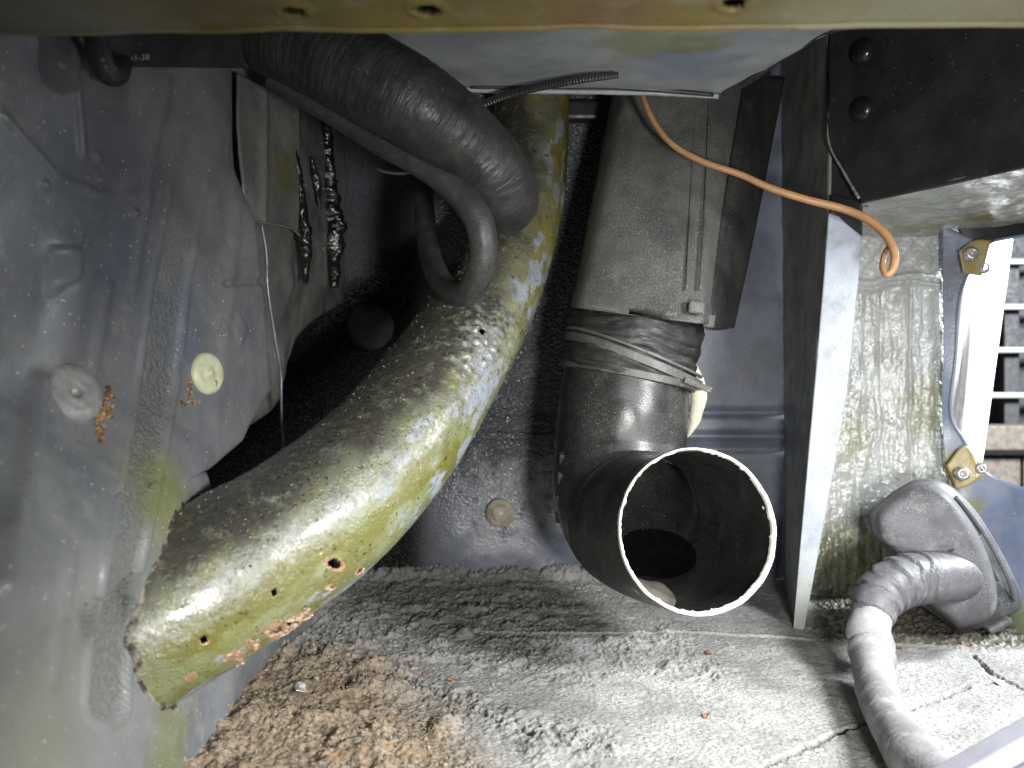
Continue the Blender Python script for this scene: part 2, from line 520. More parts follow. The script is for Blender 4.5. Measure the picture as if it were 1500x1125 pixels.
m_black = grimy('duct_plastic', C(66, 66, 65), C(86, 86, 83), rough=(.4, .6), speck=.2, dust=.30, dustcol=C(112, 112, 108), light=.5, bump=.35, bscale=900, spec=.4, grain=.42).m
k = grimy('elbow_plastic', C(30, 30, 30), C(40, 39, 38), rough=(.26, .45), speck=.2, dust=.25, dustcol=C(80, 79, 76), light=.3, bump=.12, bscale=900, spec=.5, grain=.22)
m_elbow = k.m
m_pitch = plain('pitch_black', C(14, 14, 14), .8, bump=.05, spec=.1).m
m_rim = plain('cut_plastic_edge', C(214, 214, 208), .6, bump=.5, bs=700, var=.14).m
k = grimy('hose_rubber', C(34, 34, 33), C(48, 47, 46), rough=(.42, .6), speck=.3, dust=.3, dustcol=C(76, 75, 72), light=.1, bump=.2, bscale=500, spec=.45, scale=50)
k.bump(k.noise(1.0, 2, .6, v=k.vec(scale=(420, 9, 1), rot=(0, 0, 0), src=k.uv())), .55, .0016)
m_rubber = k.m
m_thin = grimy('thin_hose_rubber', C(38, 38, 38), C(54, 53, 52), rough=(.42, .6), speck=.3, dust=.3, dustcol=C(80, 79, 76), light=.1, bump=.15, bscale=500, spec=.45, scale=50, grain=.12).m
m_boot = grimy('boot_rubber', C(62, 62, 65), C(80, 80, 84), rough=(.45, .6), speck=.15, dust=.5, dustcol=C(118, 117, 116), light=.3, bump=.18, bscale=800, spec=.4, grain=.3).m
m_boot2 = grimy('strap_plastic', C(62, 62, 60), C(84, 84, 80), rough=(.35, .5), speck=.2, dust=.4, dustcol=C(120, 120, 116), light=.3, bump=.2, bscale=800, grain=.3).m
m_tape = grimy('cable_wrap', C(112, 110, 111), C(138, 136, 137), rough=(.5, .7), speck=.15, dust=.5, dustcol=C(182, 180, 178), light=.5, bump=.3, bscale=800, spec=.35).m
m_orange = plain('orange_insulation', C(168, 126, 86), .45, bump=.06, var=.10).m
m_tar = plain('tar_sealant', C(30, 30, 28), .18, bump=.9, bs=260, var=.3, spec=.7).m
m_steel = grimy('zinc_flange', C(148, 156, 170), C(168, 175, 187), rough=(.25, .45), speck=.5, dust=.6, dustcol=C(128, 130, 122), light=.3, bump=.1, bscale=500, metallic=.0, scale=26, blobs=[(P(1200, 640, .6), .02, C(158, 160, 142), .5, 1), (P(1170, 880, .6), .03, C(132, 134, 122), .4, 2)]).m
m_dark = grimy('dark_coated_metal', C(36, 36, 37), C(48, 48, 50), rough=(.35, .6), speck=.3, dust=.15, dustcol=C(60, 60, 58), light=.15, bump=.2, bscale=500).m
m_post = grimy('post_paint', C(124, 124, 118), C(142, 142, 135), rough=(.4, .6), speck=.3, dust=.3, dustcol=C(96, 96, 90), light=.2, bump=.15).m
m_beam = grimy('beam_olive', C(100, 90, 54), C(112, 98, 50), rough=(.4, .6), speck=.5, speckcol=C(70, 52, 34), dust=.4, dustcol=C(132, 130, 112), light=.1, bump=.2, scale=22,
               blobs=[(P(880, 15, .27), .02, C(104, 82, 60), .4, 1), (P(1350, 5, .27), .05, C(128, 126, 104), .3, 2), (P(60, 10, .27), .05, C(118, 118, 110), .3, 3), (P(330, 20, .27), .02, C(92, 80, 46), .5, 4)]).m
m_flange = grimy('header_paint', C(140, 144, 150), C(156, 160, 162), rough=(.35, .55), speck=.5, dust=.25, dustcol=C(150, 152, 140), light=.15, bump=.15, bscale=500,
                 blobs=[(P(950, 45, .47), .03, C(124, 128, 84), .6, 1), (P(1000, 80, .5), .03, C(118, 126, 148), .5, 2), (P(1020, 40, .47), .02, C(116, 118, 70), .6, 3)]).m
m_box = grimy('box_paint', C(140, 142, 138), C(172, 174, 168), rough=(.2, .4), speck=.3, dust=.3, dustcol=C(176, 176, 160), light=.3, bump=.3, bscale=260, scale=40,
              blobs=[(P(1340, 340, .66), .02, C(128, 118, 44), .8, 1), (P(1430, 320, .62), .02, C(128, 122, 66), .8, 2)]).m
k = grimy('seam_sealer', C(160, 162, 158), C(186, 188, 185), rough=(.22, .4), speck=.25, speckcol=C(100, 102, 80), dust=.4, dustcol=C(180, 182, 178), light=.4, bump=.35, bscale=330, scale=30, spec=.6,
          blobs=[(P(1250, 830, .69), .04, C(112, 116, 62), .4, 1), (P(1365, 600, .69), .03, C(132, 135, 100), .4, 2), (P(1240, 640, .69), .025, C(146, 149, 124), .5, 3)])
k.bump(k.rng(k.voro(300, 'SMOOTH_F1'), 0, .6), .35, .002)
k.b.inputs['Coat Weight'].default_value = .6; k.b.inputs['Coat Roughness'].default_value = .12
cb = k.n('ShaderNodeBump'); k.i(cb, 'Height', k.noise(260, 3, .6, seed=45)); k.i(cb, 'Strength', .5); k.i(cb, 'Distance', .002); k.nt.links.new(cb.outputs[0], k.b.inputs['Coat Normal'])
m_seal = k.m
m_frame = grimy('corner_paint', C(106, 118, 142), C(124, 134, 152), rough=(.25, .45), speck=.4, dust=.25, dustcol=C(150, 150, 136), light=.5, bump=.15, bscale=500,
                blobs=[(P(1385, 690, .67), .018, C(116, 112, 40), .6, 1), (P(1420, 740, .66), .012, C(122, 124, 70), .7, 2), (P(1500, 930, .6), .03, C(116, 124, 60), .4, 3), (P(1385, 400, .67), .03, C(84, 90, 102), .5, 4)]).m
m_gusset = grimy('gusset_olive', C(140, 122, 68), C(150, 136, 84), rough=(.25, .45), speck=.4, dust=.2, light=.4, bump=.3).m
m_bolt = plain('bright_bolt', C(190, 188, 184), .3, metallic=.6, bump=.3, bs=600).m
m_brass = plain('tan_bolt', C(206, 198, 176), .4, bump=.3, bs=600).m
m_plug1 = grimy('plug_grey', C(116, 116, 116), C(134, 134, 132), rough=(.35, .5), speck=.5, speckcol=C(96, 70, 52), dust=.6, dustcol=C(118, 98, 84), light=.1, bump=.2, scale=90).m
m_plug2 = grimy('plug_cream', C(176, 178, 146), C(190, 192, 160), rough=(.35, .5), speck=.8, speckcol=C(70, 62, 34), dust=.3, dustcol=C(158, 156, 100), light=.1, bump=.2, scale=90).m
m_rust = plain('rust_flake', C(168, 116, 70), .8, bump=.8, bs=900, var=.3).m
m_foam = grimy('foam_cream', C(196, 190, 168), C(214, 208, 188), rough=(.7, .9), speck=.6, speckcol=C(60, 56, 46), dust=.2, light=.1, bump=.3, bscale=500, scale=60).m
m_white = plain('white_panel', C(240, 240, 240), .35, bump=.02, var=.02).m
m_rail = plain('silver_rail', C(150, 150, 160), .3, metallic=.2, bump=.05, var=.05).m
m_leaf = plain('dry_leaf', C(150, 106, 78), .7, bump=.6, bs=500, var=.3).m
m_mica = plain('pale_flake', C(206, 206, 204), .3, bump=.4, bs=500, var=.2).m
m_slat = plain('slat_grey', C(120, 120, 120), .5, var=.1).m
m_back = plain('shade_grey', C(38, 38, 42), .7, var=.3).m
m_block = plain('block_wall', C(92, 84, 76), .85, bump=.6, bs=40, var=.25).m
m_ink = plain('pale_print', C(176, 176, 172), .7, var=.2).m

# ================================================================== the setting
# ---- floor with real dirt relief
X0, X1, Y0, Y1 = -.19, .46, .27, .79
nx, ny = 860, 690
gx, gy = np.meshgrid(np.linspace(X0, X1, nx), np.linspace(Y0, Y1, ny), indexing='ij')
G = np.stack([gx, gy, np.zeros_like(gx)], -1)
flat_px = 750 + gx / gy * F; flat_py = 562.5 - ZF / gy * F
n1 = fbm(G, 22, 4, 1); n2 = fbm(G, 240, 3, 2, .66); n3 = fbm(G, 680, 2, 3, .6); n4 = fbm(G, 60, 4, 9)
wob = (n1 - .5) * 160 + (n2 - .5) * 60
soil = sst(740, 470, flat_px + wob * 1.3 + (1000 - flat_py) * .9) * sst(930, 990, flat_py + wob * .35)
grit = np.maximum.reduce([
    sst(120, 40, np.abs(flat_py - (905 + (flat_px - 700) * .06)) + wob * .4) * sst(960, 780, flat_px + wob),
    sst(60, 15, poly_dist(flat_px, flat_py, [(560, 985), (700, 1040), (800, 1085), (880, 1090)])[0] + wob * .3),
    sst(46, 8, np.abs(flat_py - 838)) * sst(940, 860, flat_px),
    .8 * sst(60, 20, poly_dist(flat_px, flat_py, [(900, 945), (1050, 960)])[0] + np.abs(wob) * .6)])
damp = np.maximum(sst(952, 934, flat_py - (flat_px - 1200) * .02 + wob * .06) * sst(1170, 1200, flat_px), 0)
crack, cp = poly_dist(gx, gy, [PF(520, 853)[:2], PF(640, 856)[:2], PF(760, 860)[:2], PF(880, 866)[:2]])
crack2, cp2 = poly_dist(gx, gy, [PF(1115, 1122)[:2], PF(1160, 1102)[:2], PF(1200, 1085)[:2], PF(1245, 1066)[:2], PF(1290, 1055)[:2]])
crack3, cp3 = poly_dist(gx, gy, [PF(1325, 1040)[:2], PF(1370, 1025)[:2], PF(1418, 1006)[:2]])
crack4, cp4 = poly_dist(gx, gy, [PF(1425, 958)[:2], PF(1450, 985)[:2], PF(1510, 1015)[:2]])
step, sp_ = poly_dist(gx, gy, [PF(640, 925)[:2], PF(780, 931)[:2], PF(1000, 928)[:2], PF(1120, 934)[:2], PF(1250, 941)[:2], PF(1440, 951)[:2]])
ridge_l, _ = poly_dist(gx, gy, [PF(555, 985)[:2], PF(640, 1020)[:2], PF(740, 1062)[:2], PF(860, 1110)[:2]])
hgt = (n3 - .5) * .0008 + (n2 - .5) * .0009 + (n1 - .5) * .002
lump = np.clip(n2 - .56, 0, 1) * 5.0 + np.clip(n4 - .55, 0, 1) * 2.0
hgt += grit * (.0008 + np.minimum(lump, .9) * .0013 + (n3 - .5) * .0011 + np.clip(n4 - .48, 0, 1) * .010)
hgt += soil * (.002 + np.minimum(lump, .9) * .0011 + (n3 - .5) * .0013 + np.clip(n4 - .45, 0, 1) * .014) + sst(-.03, -.15, gx) * soil * .010
hgt += sst(.738, .754, gy) * sst(.14, .07, gx) * (.007 + (n2 - .5) * .008 + (n4 - .5) * .008)
hgt += .0016 * sst(.0016, .0004, step) + .0012 * sst(0, .02, PF(1000, 930)[1] - gy) * 0
hgt -= .004 * sst(.0016, .0004, ridge_l + (n2 - .5) * .004)
crk = np.zeros(gx.shape)
for cdist, cpar, wd in ((crack, cp, .0016), (crack2, cp2, .0019), (crack3, cp3, .0015), (crack4, cp4, .0016)):
    cm = sst(wd * 1.4, wd * .6, cdist + (n3 - .5) * .0016 + (n2 - .5) * .002 + np.abs(cpar - .5) * .0012)
    hgt -= .009 * cm; crk = np.maximum(crk, cm)
hgt += .003 * damp * np.clip(n2 - .5, 0, 1) * 3
FZ = ZF + hgt
V = np.stack([gx, gy, FZ], -1)
floor = put('floor', mesh_from(V, gridquads(nx, ny), {'soil': soil, 'grit': np.clip(grit, 0, 1), 'damp': damp, 'crack': crk}), m_floor)
tag(floor, 'grey dusty floor of the cavity with cracks and dirt', 'floor', kind='structure')


def floor_z(x, y):
    i = int(np.clip((x - X0) / (X1 - X0) * (nx - 1), 0, nx - 1)); j = int(np.clip((y - Y0) / (Y1 - Y0) * (ny - 1), 0, ny - 1))
    return FZ[i, j]


def scatter(weight, n, smin, smax, power=2.5):
    wgt = (weight / weight.sum()).ravel()
    idx = RNG.choice(len(wgt), n, p=wgt)
    i, j = np.unravel_index(idx, weight.shape)
    x = gx[i, j] + RNG.uniform(-.0008, .0008, n); y = gy[i, j] + RNG.uniform(-.0008, .0008, n)
    s = smin + (smax - smin) * RNG.random(n) ** power
    return np.stack([x, y, FZ[i, j] + s * .25], 1), s


vis = (flat_px > -40) & (flat_px < 1540) & (flat_py < 1160)
pt, s = scatter(vis * (grit ** 1.5 + .03), 9000, .0002, .0012, 6)
tag(put('loose_grit', crumbs(pt, s), m_crumb), 'grey grit scattered over the dusty floor', 'grit', kind='stuff')
pt, s = scatter(vis * soil ** 1.5, 7000, .0002, .0012, 6)
tag(put('brown_soil', crumbs(pt, s), m_soil), 'crumbly brown soil heaped below the pipe', 'soil', kind='stuff')

# ---- rear wall
def wall_disp(V):
    z = V[..., 2]; u, v = to_px(V)
    h = np.zeros(z.shape)
    for zc, a in ((-.0265, -.004), (-.0480, .0045), (-.060, -.002)):
        h += a * np.exp(-((z - zc) / .0035) ** 2)
    h += (fbm(V, 20, 2, 4) - .5) * .0015
    return h


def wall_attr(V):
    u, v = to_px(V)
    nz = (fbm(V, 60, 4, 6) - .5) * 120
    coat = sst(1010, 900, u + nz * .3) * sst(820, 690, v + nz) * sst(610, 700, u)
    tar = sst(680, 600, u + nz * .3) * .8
    painted_shade = sst(640, 590, u) * sst(-30, 30, v - (330 + (620 - u) * .74) + nz * .3)  # cast shadow of the pipe painted into the wall colour
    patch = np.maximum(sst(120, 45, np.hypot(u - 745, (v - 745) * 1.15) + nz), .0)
    return {'coat': coat, 'patch': patch, 'tar': tar, 'painted_shade': painted_shade}


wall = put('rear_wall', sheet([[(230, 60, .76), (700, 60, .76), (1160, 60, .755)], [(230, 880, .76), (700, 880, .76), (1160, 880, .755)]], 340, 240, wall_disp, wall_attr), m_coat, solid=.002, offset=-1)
tag(wall, 'dark rear wall with horizontal ribs behind pipe and duct', 'wall', kind='structure')
b = lathe([(0.0001, .0075), (.006, .0072), (.0082, .005), (.0088, .002), (.013, .001), (.0135, -.003)], P(733, 752, .749), (0.05, -1, .05), 12)
put('bolt', b, m_brass, wall)
put('wall_rail', boxm((P(862, 164, .735)), (.06, .016, .017)), m_dark, wall, bevel=.003)

# ceiling above everything (out of the light)
ceil = put('ceiling', boxm((.05, .62, .315), (.9, .5, .006)), m_dark); tag(ceil, 'dark roof of the cavity', 'ceiling', kind='structure')
# left outer skin closing the cavity behind the side panel
skin = put('cavity_wall', sheet([[(-60, 60, .60), (250, 60, .80)], [(-60, 900, .60), (250, 900, .80)]], 20, 20), m_dark, solid=.002)
tag(skin, 'black outer skin deep inside the cavity', 'wall', kind='structure')

# ================================================================== left side panel
edge_px = [(352, 20), (350, 105), (349, 235), (358, 262), (385, 330), (398, 450), (410, 570), (365, 640), (320, 680), (299, 694)]
ed = np.array([panel_at(*e) for e in edge_px])
nz_, ny_ = 380, 300
zz = np.linspace(-.20, .21, nz_)
order = np.argsort(ed[:, 2])
ymax = np.interp(zz, ed[order, 2], ed[order, 1])
zlow = ed[:, 2].min()
ymax = np.where(zz < zlow, np.interp(zz, [-.2, zlow - .05, zlow - .030, zlow], [.72, .68, ed[np.argmin(ed[:, 2]), 1], ed[np.argmin(ed[:, 2]), 1]]), ymax)
tt = np.linspace(0, 1, ny_)
Yg = .15 + (ymax[:, None] - .15) * tt[None, :]
Zg = np.repeat(zz[:, None], ny_, 1)
Xg = panelX(Yg, Zg)
V = np.stack([Xg, Yg, Zg], -1); u, v = to_px(V)
band, bp = poly_dist(u, v, [(148, 1035), (152, 985), (166, 890), (190, 780), (207, 680), (226, 560), (243, 430), (262, 320), (290, 200)])
bw = 27 - bp * 6
inband = sst(bw + 3, bw - 5, band)
fade = sst(1.0, .55, bp)
rel = -.0016 * inband * (.1 + .9 * fade) + .0016 * np.exp(-((band - bw - 4) / 4) ** 2) * fade
c1, _ = poly_dist(u, v, [(-40, 900), (20, 760), (62, 600), (92, 470), (110, 405), (90, 365)])
rel += .0025 * np.exp(-(c1 / 30) ** 2)
c2, _ = poly_dist(u, v, [(225, 640), (232, 520), (250, 400), (275, 250)])
rel += .002 * np.exp(-((u - 320 - (700 - v) * .02) / 28) ** 2) * sst(330, 460, v) * sst(700, 620, v)
rel += .0016 * sst(16, 6, np.abs(u - 342) + np.abs(v - 482) * .5) + (fbm(V, 14, 3, 3) - .5) * .006
rel += -.0022 * sst(10, 3, poly_dist(u, v, [(328, 415), (385, 412)])[0])
tri = sst(0, 8, (u - 60)) * sst(0, 10, 110 - u) * sst(0, 8, 440 - v - (u - 60) * .7) * sst(0, 8, v - 360)
rel += .0015 * tri
for ln, am, wd in (([(70, 1000), (95, 840), (112, 700), (128, 560), (150, 420)], .0012, 9), ([(-20, 860), (14, 740), (30, 640), (44, 560)], .0028, 10), ([(190, 420), (215, 250), (240, 120)], .0010, 7), ([(300, 640), (330, 420), (345, 300)], .0008, 8), ([(0, 170), (80, 260), (140, 285), (190, 285)], .0008, 5), ([(108, 75), (113, 160), (118, 230)], .0012, 4)):
    rel += am * np.exp(-(poly_dist(u, v, ln)[0] / wd) ** 2)
for (a, b_) in ((139, 230), (60, 272), (190, 312)):
    rel += .0018 * np.exp(-(np.hypot(u - a, v - b_) / 5) ** 2)
edge_d = (ymax[:, None] - Yg)
rel -= .010 * np.exp(-(edge_d / .006)) * (Zg > zlow)
V[..., 0] += rel
panel_rel = rel
q = gridquads(nz_, ny_)
pan = thing('side_panel', (float(V[..., 0].mean()), .42, -.18), 'grey-blue painted side panel with grainy channel, left of the big pipe', 'panel')
put('panel_skin', mesh_from(V, q[:, ::-1], {'band': inband * fade}), m_panel, pan, solid=.0016, offset=-1)


def disc(u, v, r, mat, name, hole):
    p = panel_at(u, v); nn = panel_normal(u, v)
    ax = nn + np.array([0, -.22, 0])
    if hole:
        pr = [(.0001, -.0005), (r * .16, -.0005), (r * .2, .0028), (r * .30, .0036), (r * .45, .0030), (r * .62, .0034), (r * .88, .0030), (r * .97, .0018), (r, -.003)]
    else:
        pr = [(.0001, .0038), (r * .14, .0037), (r * .2, .0022), (r * .5, .0026), (r * .8, .0026), (r * .95, .0014), (r, -.003)]
    return put(name, lathe(pr, p + nn * .0042, ax, 40), mat, pan)


a = disc(92, 583, .0128, m_plug1, 'hole_plug', True); a['label'] = 'grey plug with rusty dimple at its centre'
a = disc(292, 548, .0112, m_plug2, 'hole_plug', False); a['label'] = 'cream plug with dark specks'
# rust growths beside the plugs
rp = []
for (a0, b0), (a1, b1), n, sp in (((163, 570), (150, 605), 60, 5), ((160, 600), (135, 612), 90, 7), ((140, 612), (150, 640), 70, 6), ((277, 558), (279, 588), 40, 2.5), ((262, 588), (292, 590), 20, 2)):
    for t in RNG.random(n):
        rp.append(panel_at(a0 + (a1 - a0) * t + RNG.normal() * sp * .5, b0 + (b1 - b0) * t + RNG.normal() * sp, .0025))
put('rust_growth', crumbs(np.array(rp), RNG.uniform(.0003, .0010, len(rp)), 1.0), crumb_mat('rust_crumb', C(58, 44, 32), C(172, 134, 90)), pan)['kind'] = 'stuff'

# thin wire along the panel edge
pts = [np.append(panel_at(u, v, .004), .0009) for u, v in ((383, 328), (390, 370), (392, 420), (402, 490), (411, 545), (412, 575))]
pts += [np.append(P(413, 620, .50), .0008), np.append(P(417, 680, .50), .0008)]
tag(put('thin_wire', tube_mesh(pts, 60, 10, world=True), plain('wire_grey', C(120, 122, 128), .35, metallic=.4).m), 'thin grey wire hanging down the right edge of the side panel', 'wire')

# pillar behind the panel edge, plate lapped over it, tar beads
pil = thing('inner_pillar', tuple(P(430, 600, .58)), 'dark inner pillar with lapped plate and black tar beads', 'pillar')
m_pil = grimy('pillar_paint', C(92, 95, 94), C(110, 112, 106), rough=(.25, .5), speck=.6, dust=.2, dustcol=C(120, 118, 98), light=.35, bump=.3, bscale=400, blobs=[(P(420, 250, .53), .018, C(100, 98, 64), .6, 1)]).m
put('pillar_skin', sheet([[(338, 60, .49), (415, 60, .545), (450, 60, .60), (510, 60, .755)], [(338, 330, .49), (415, 330, .545), (450, 330, .60), (505, 330, .755)], [(338, 640, .495), (405, 590, .545), (438, 490, .60), (505, 440, .755)]], 60, 90,
    lambda V: (fbm(V, 60, 4, 2) - .5) * .004), m_pil, pil, solid=.0015)  # lower edge cut along the pipe's shadow line, shade put into the shape
lap = [[(349, 107, .478), (395, 130, .508), (440, 155, .545)], [(351, 200, .474), (395, 210, .510), (440, 220, .548)], [(360, 322, .476), (400, 327, .513), (438, 338, .548)]]
put('lapped_plate', sheet(lap, 50, 60, lambda V: (fbm(V, 50, 3, 7) - .5) * .002 + .0022 * np.exp(-((to_px(V)[0] - 386) / 5) ** 2)), m_pil, pil, solid=.0016)
put('plate_seam', tube_mesh([(360, 323, .474, .0009), (400, 328, .511, .0009), (425, 334, .53, .0009), (440, 345, .546, .0009)], 40, 8), m_pil, pil)


def bead(pts, seed, amp=.6):
    return tube_mesh(pts, 160, 20, lambda S, T, t: 1 + amp * (fbm(np.stack([S, np.cos(T) * .004, np.sin(T) * .004], -1), 160, 4, seed) - .5) * 2)


put('tar_bead', bead([(421, 152, .536, .0028), (424, 200, .54, .003), (436, 260, .55, .0034), (444, 330, .556, .0044), (447, 370, .56, .0042), (448, 415, .565, .002)], 3), m_tar, pil)
put('tar_bead', bead([(476, 150, .64, .0034), (480, 220, .66, .0045), (486, 300, .675, .007), (490, 360, .68, .008), (488, 420, .69, .004)], 5, .8), m_tar, pil)
put('tar_bead', bead([(457, 230, .60, .0014), (464, 270, .61, .0025), (468, 300, .615, .0012)], 8, .8), m_tar, pil)

# a pale blank plug deep in the dark cavity
tag(put('cavity_plug', lathe([(.0001, .004), (.012, .0035), (.02, .001), (.0215, -.003)], P(542, 478, .748), (0, -1, 0), 28), plain('dull_grey', C(70, 70, 70), .7).m), 'dull round plug in the black shadow left of the pipe', 'plug')

# ================================================================== filler pipe
pp = [(783, 60, .70, .0305), (781, 120, .69, .0310), (777, 200, .675, .0315), (766, 290, .645, .0322), (742, 375, .60, .033), (704, 455, .55, .0340), (645, 555, .50, .0350),
      (562, 666, .45, .0366), (456, 763, .408, .0374), (341, 836, .378, .0374), (226, 904, .358, .0370), (120, 962, .345, .0366)]
n, m = 540, 216
def pipe_rf(S, T, t):
    p = np.stack([S, np.cos(T) * .035, np.sin(T) * .035], -1)
    return 1 + (fbm(p, 25, 3, 2) - .5) * .035 + (fbm(p, 150, 4, 4) - .5) * .022
V, S, TH = tube(pp, n, m, pipe_rf)
u, v = to_px(V)
scab = sst(60, 15, np.hypot(u - 700, (v - 500) * .8) + (fbm(V, 200, 3, 5) - .5) * 60)
V = V + (V - V.mean(1, keepdims=True)) * (scab * (np.clip(fbm(V, 240, 4, 31) - .42, 0, 1)) * .22)[..., None]
u, v = to_px(V)
ctr = V.mean(1, keepdims=True); nr = V - ctr; nr /= np.linalg.norm(nr, axis=2)[..., None]
front = ((nr * V).sum(-1) < .004)
nzp = fbm(V, 120, 4, 8)
rust = np.zeros(u.shape); hole = np.zeros(u.shape, bool)
for a, b_, rh in ((490, 827, 7.0), (300, 938, 3.8), (403, 868, 2.2), (447, 892, 2.0), (706, 486, 2.2)):
    dd = np.hypot((u - a) * .8 - (v - b_) * .5, (v - b_) + (u - a) * .2) + (nzp - .5) * rh * 1.6
    hole |= (dd < rh) & front
    rust = np.maximum(rust, front * sst(rh * 2.3, rh * 1.1, dd))
for a, b_, rr in ((405, 928, 30), (442, 904, 18), (345, 962, 22), (486, 862, 9), (528, 838, 9), (375, 945, 20), (428, 914, 18), (282, 990, 16)):
    dd = np.hypot(u - a, (v - b_) * 1.5) + (nzp - .5) * rr * 1.6
    rust = np.maximum(rust, sst(rr * 1.1, rr * .5, dd))
    hole |= (dd < rr * .20)
yellow = sst(560, 300, v) * sst(560, 760, u + (nzp - .5) * 100) + .5 * sst(90, 30, np.hypot(u - 680, v - 545) + (nzp - .5) * 90)
wipe_shine = np.maximum(sst(50, 20, np.hypot(u - 715, (v - 505) * .9) + (fbm(V, 300, 4, 5) - .5) * 120) * .55,
                  sst(34, 4, poly_dist(u, v, [(225, 930), (300, 880), (400, 810), (480, 760), (540, 720)])[0] + (fbm(V, 260, 4, 15) - .5) * 70) * .35)  # wipe marks, plus the wet highlight painted as a pale band
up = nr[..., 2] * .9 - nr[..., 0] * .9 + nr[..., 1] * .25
grime_shade = 1.2 * sst(-.42, .42, up + (fbm(V, 45, 4, 12) - .5) * 1.3) + .9 * sst(70, 25, np.hypot(u - 700, v - 470) + (nzp - .5) * 90)  # darker upper-left side: grime with shade mixed into the colour
grime_shade = np.clip(grime_shade, 0, 1)
ps = np.stack([S * .55, np.cos(TH) * .045, np.sin(TH) * .045], -1)
smear = sst(.55, .61, fbm(ps, 55, 5, 51, .6)) * .9; streak = sst(.50, .60, fbm(ps, 42, 5, 57, .62)) * .8
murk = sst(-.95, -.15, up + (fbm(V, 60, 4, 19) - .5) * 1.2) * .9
q = gridquads(n, m, True)
keep = ~hole.ravel()[q].any(1)
pipe = thing('filler_pipe', (float(V[-1, :, 0].mean()), .4, -.13), 'large curved steel pipe with green algae, dirt and rust holes', 'pipe')
put('pipe_wall', mesh_from(V, q, {'rust': rust, 'murk': murk, 'smear': smear, 'streak': streak, 'yellow': yellow, 'wipe_shine': wipe_shine, 'grime_shade': grime_shade}, None, True, keep), m_pipe, pipe, solid=.0012, offset=-1)
# wet grit stuck on the pipe
cand = np.argwhere(front & (u > 260) & (v > 330))
wt = (.15 + grime_shade[cand[:, 0], cand[:, 1]]); wt /= wt.sum()
sel = cand[RNG.choice(len(cand), 1500, p=wt)]
gs = .00015 + .0007 * RNG.random(1500) ** 6
put('wet_grit', crumbs(V[sel[:, 0], sel[:, 1]], gs, 1.0), m_spark, pipe)['kind'] = 'stuff'
# rust flakes hanging from the lower edge
rc = np.argwhere((rust > .55) & (nr[..., 2] < -.35)); fl = V[tuple(rc[RNG.choice(len(rc), 260)].T)]
put('rust_flakes', crumbs(np.array(fl), RNG.uniform(.0004, .0017, len(fl)), .5), crumb_mat('flake_rust', C(116, 92, 70), C(188, 168, 144)), pipe)['kind'] = 'stuff'
# broken sealer along the joint with the panel
zi = np.clip(((V[..., 2] + .20) / .41 * (nz_ - 1)).astype(int), 0, nz_ - 1)
yi = np.clip(((V[..., 1] - .15) / (ymax[zi] - .15) * (ny_ - 1)).astype(int), 0, ny_ - 1)
inside = V[..., 0] < panelX(V[..., 1], V[..., 2]) + panel_rel[zi, yi]
first = np.argmax(inside, 0); okc = inside.any(0) & (first > 300)
loop = V[np.maximum(first - 1, 0), np.arange(m)]
jj = [j_ for j_ in range(m) if okc[j_] and (nr[first[j_], j_] @ loop[j_] < .012)]
gap = max(range(len(jj)), key=lambda t_: (jj[t_] - jj[t_ - 1]) % m)
jj = jj[gap:] + jj[:gap]
pts = [np.append(loop[j_], .0019) for j_ in jj[::5]]
k = Mt('joint_sealer', rough=.6); k.color(k.mix(k.rng(k.noise(130, 5, .7), .4, .6), C(38, 34, 28), C(128, 120, 104))); k.bump(k.noise(500, 4, .7), .7, .002)
put('joint_sealer', tube_mesh(pts, 180, 14, lambda S, T, t: 1 + 1.1 * (fbm(np.stack([S, np.cos(T) * .003, np.sin(T) * .003], -1), 260, 4, 4) - .5) * 2, world=True), k.m, pipe)

# ================================================================== hoses
def rib_rf(S, T, t):
    p = np.stack([S, np.cos(T) * .02, np.sin(T) * .02], -1)
    return 1 + .0055 * np.sin(S * 2 * np.pi / .0050 + T * 1.6 + 7 * (fbm(p, 60, 3, 3) - .5)) * np.clip(2.2 * fbm(p, 45, 3, 6) - .45, 0, 1.5) + .035 * (fbm(p, 60, 3, 2) - .5)
hp = [(330, 5, .455, .0235), (400, 42, .44, .0235), (490, 86, .43, .0233), (593, 145, .425, .0228), (650, 183, .432, .0214), (688, 214, .44, .0200), (722, 252, .448, .0194), (739, 287, .462, .0190), (734, 292, .492, .0188), (700, 240, .53, .0188), (655, 180, .57, .0188)]
tag(put('ribbed_hose', tube_mesh(hp, 420, 64, rib_rf, flat=(1.02, .98)), m_rubber), 'thick black ribbed rubber hose bending back in front of the pipe', 'hose')
hp2 = [(400, 112, .455, .0078), (470, 152, .452, .0078), (560, 208, .446, .0078), (615, 238, .442, .0078), (655, 266, .440, .0080), (690, 303, .438, .0080), (706, 340, .438, .0080), (707, 385, .443, .0078), (690, 422, .453, .0076), (667, 430, .465, .0074), (645, 412, .488, .0072), (629, 370, .525, .0070), (622, 310, .555, .0068), (620, 240, .58, .0068), (618, 160, .60, .0068)]
tag(put('looped_hose', tube_mesh(hp2, 220, 32, lambda S, T, t: 1 + .05 * (fbm(np.stack([S, np.cos(T) * .01, np.sin(T) * .01], -1), 70, 3, 2) - .5)), m_thin), 'thin black rubber hose looping in a U below the ribbed hose', 'hose')
tag(put('wire_end', tube_mesh([(552, 247, .47, .0007), (565, 252, .468, .0009), (590, 254, .465, .0009), (625, 249, .462, .0009)], 30, 8), plain('wire_end_grey', C(96, 96, 94), .3, metallic=.4).m), 'short bare wire end sticking out left of the looped hose', 'wire')

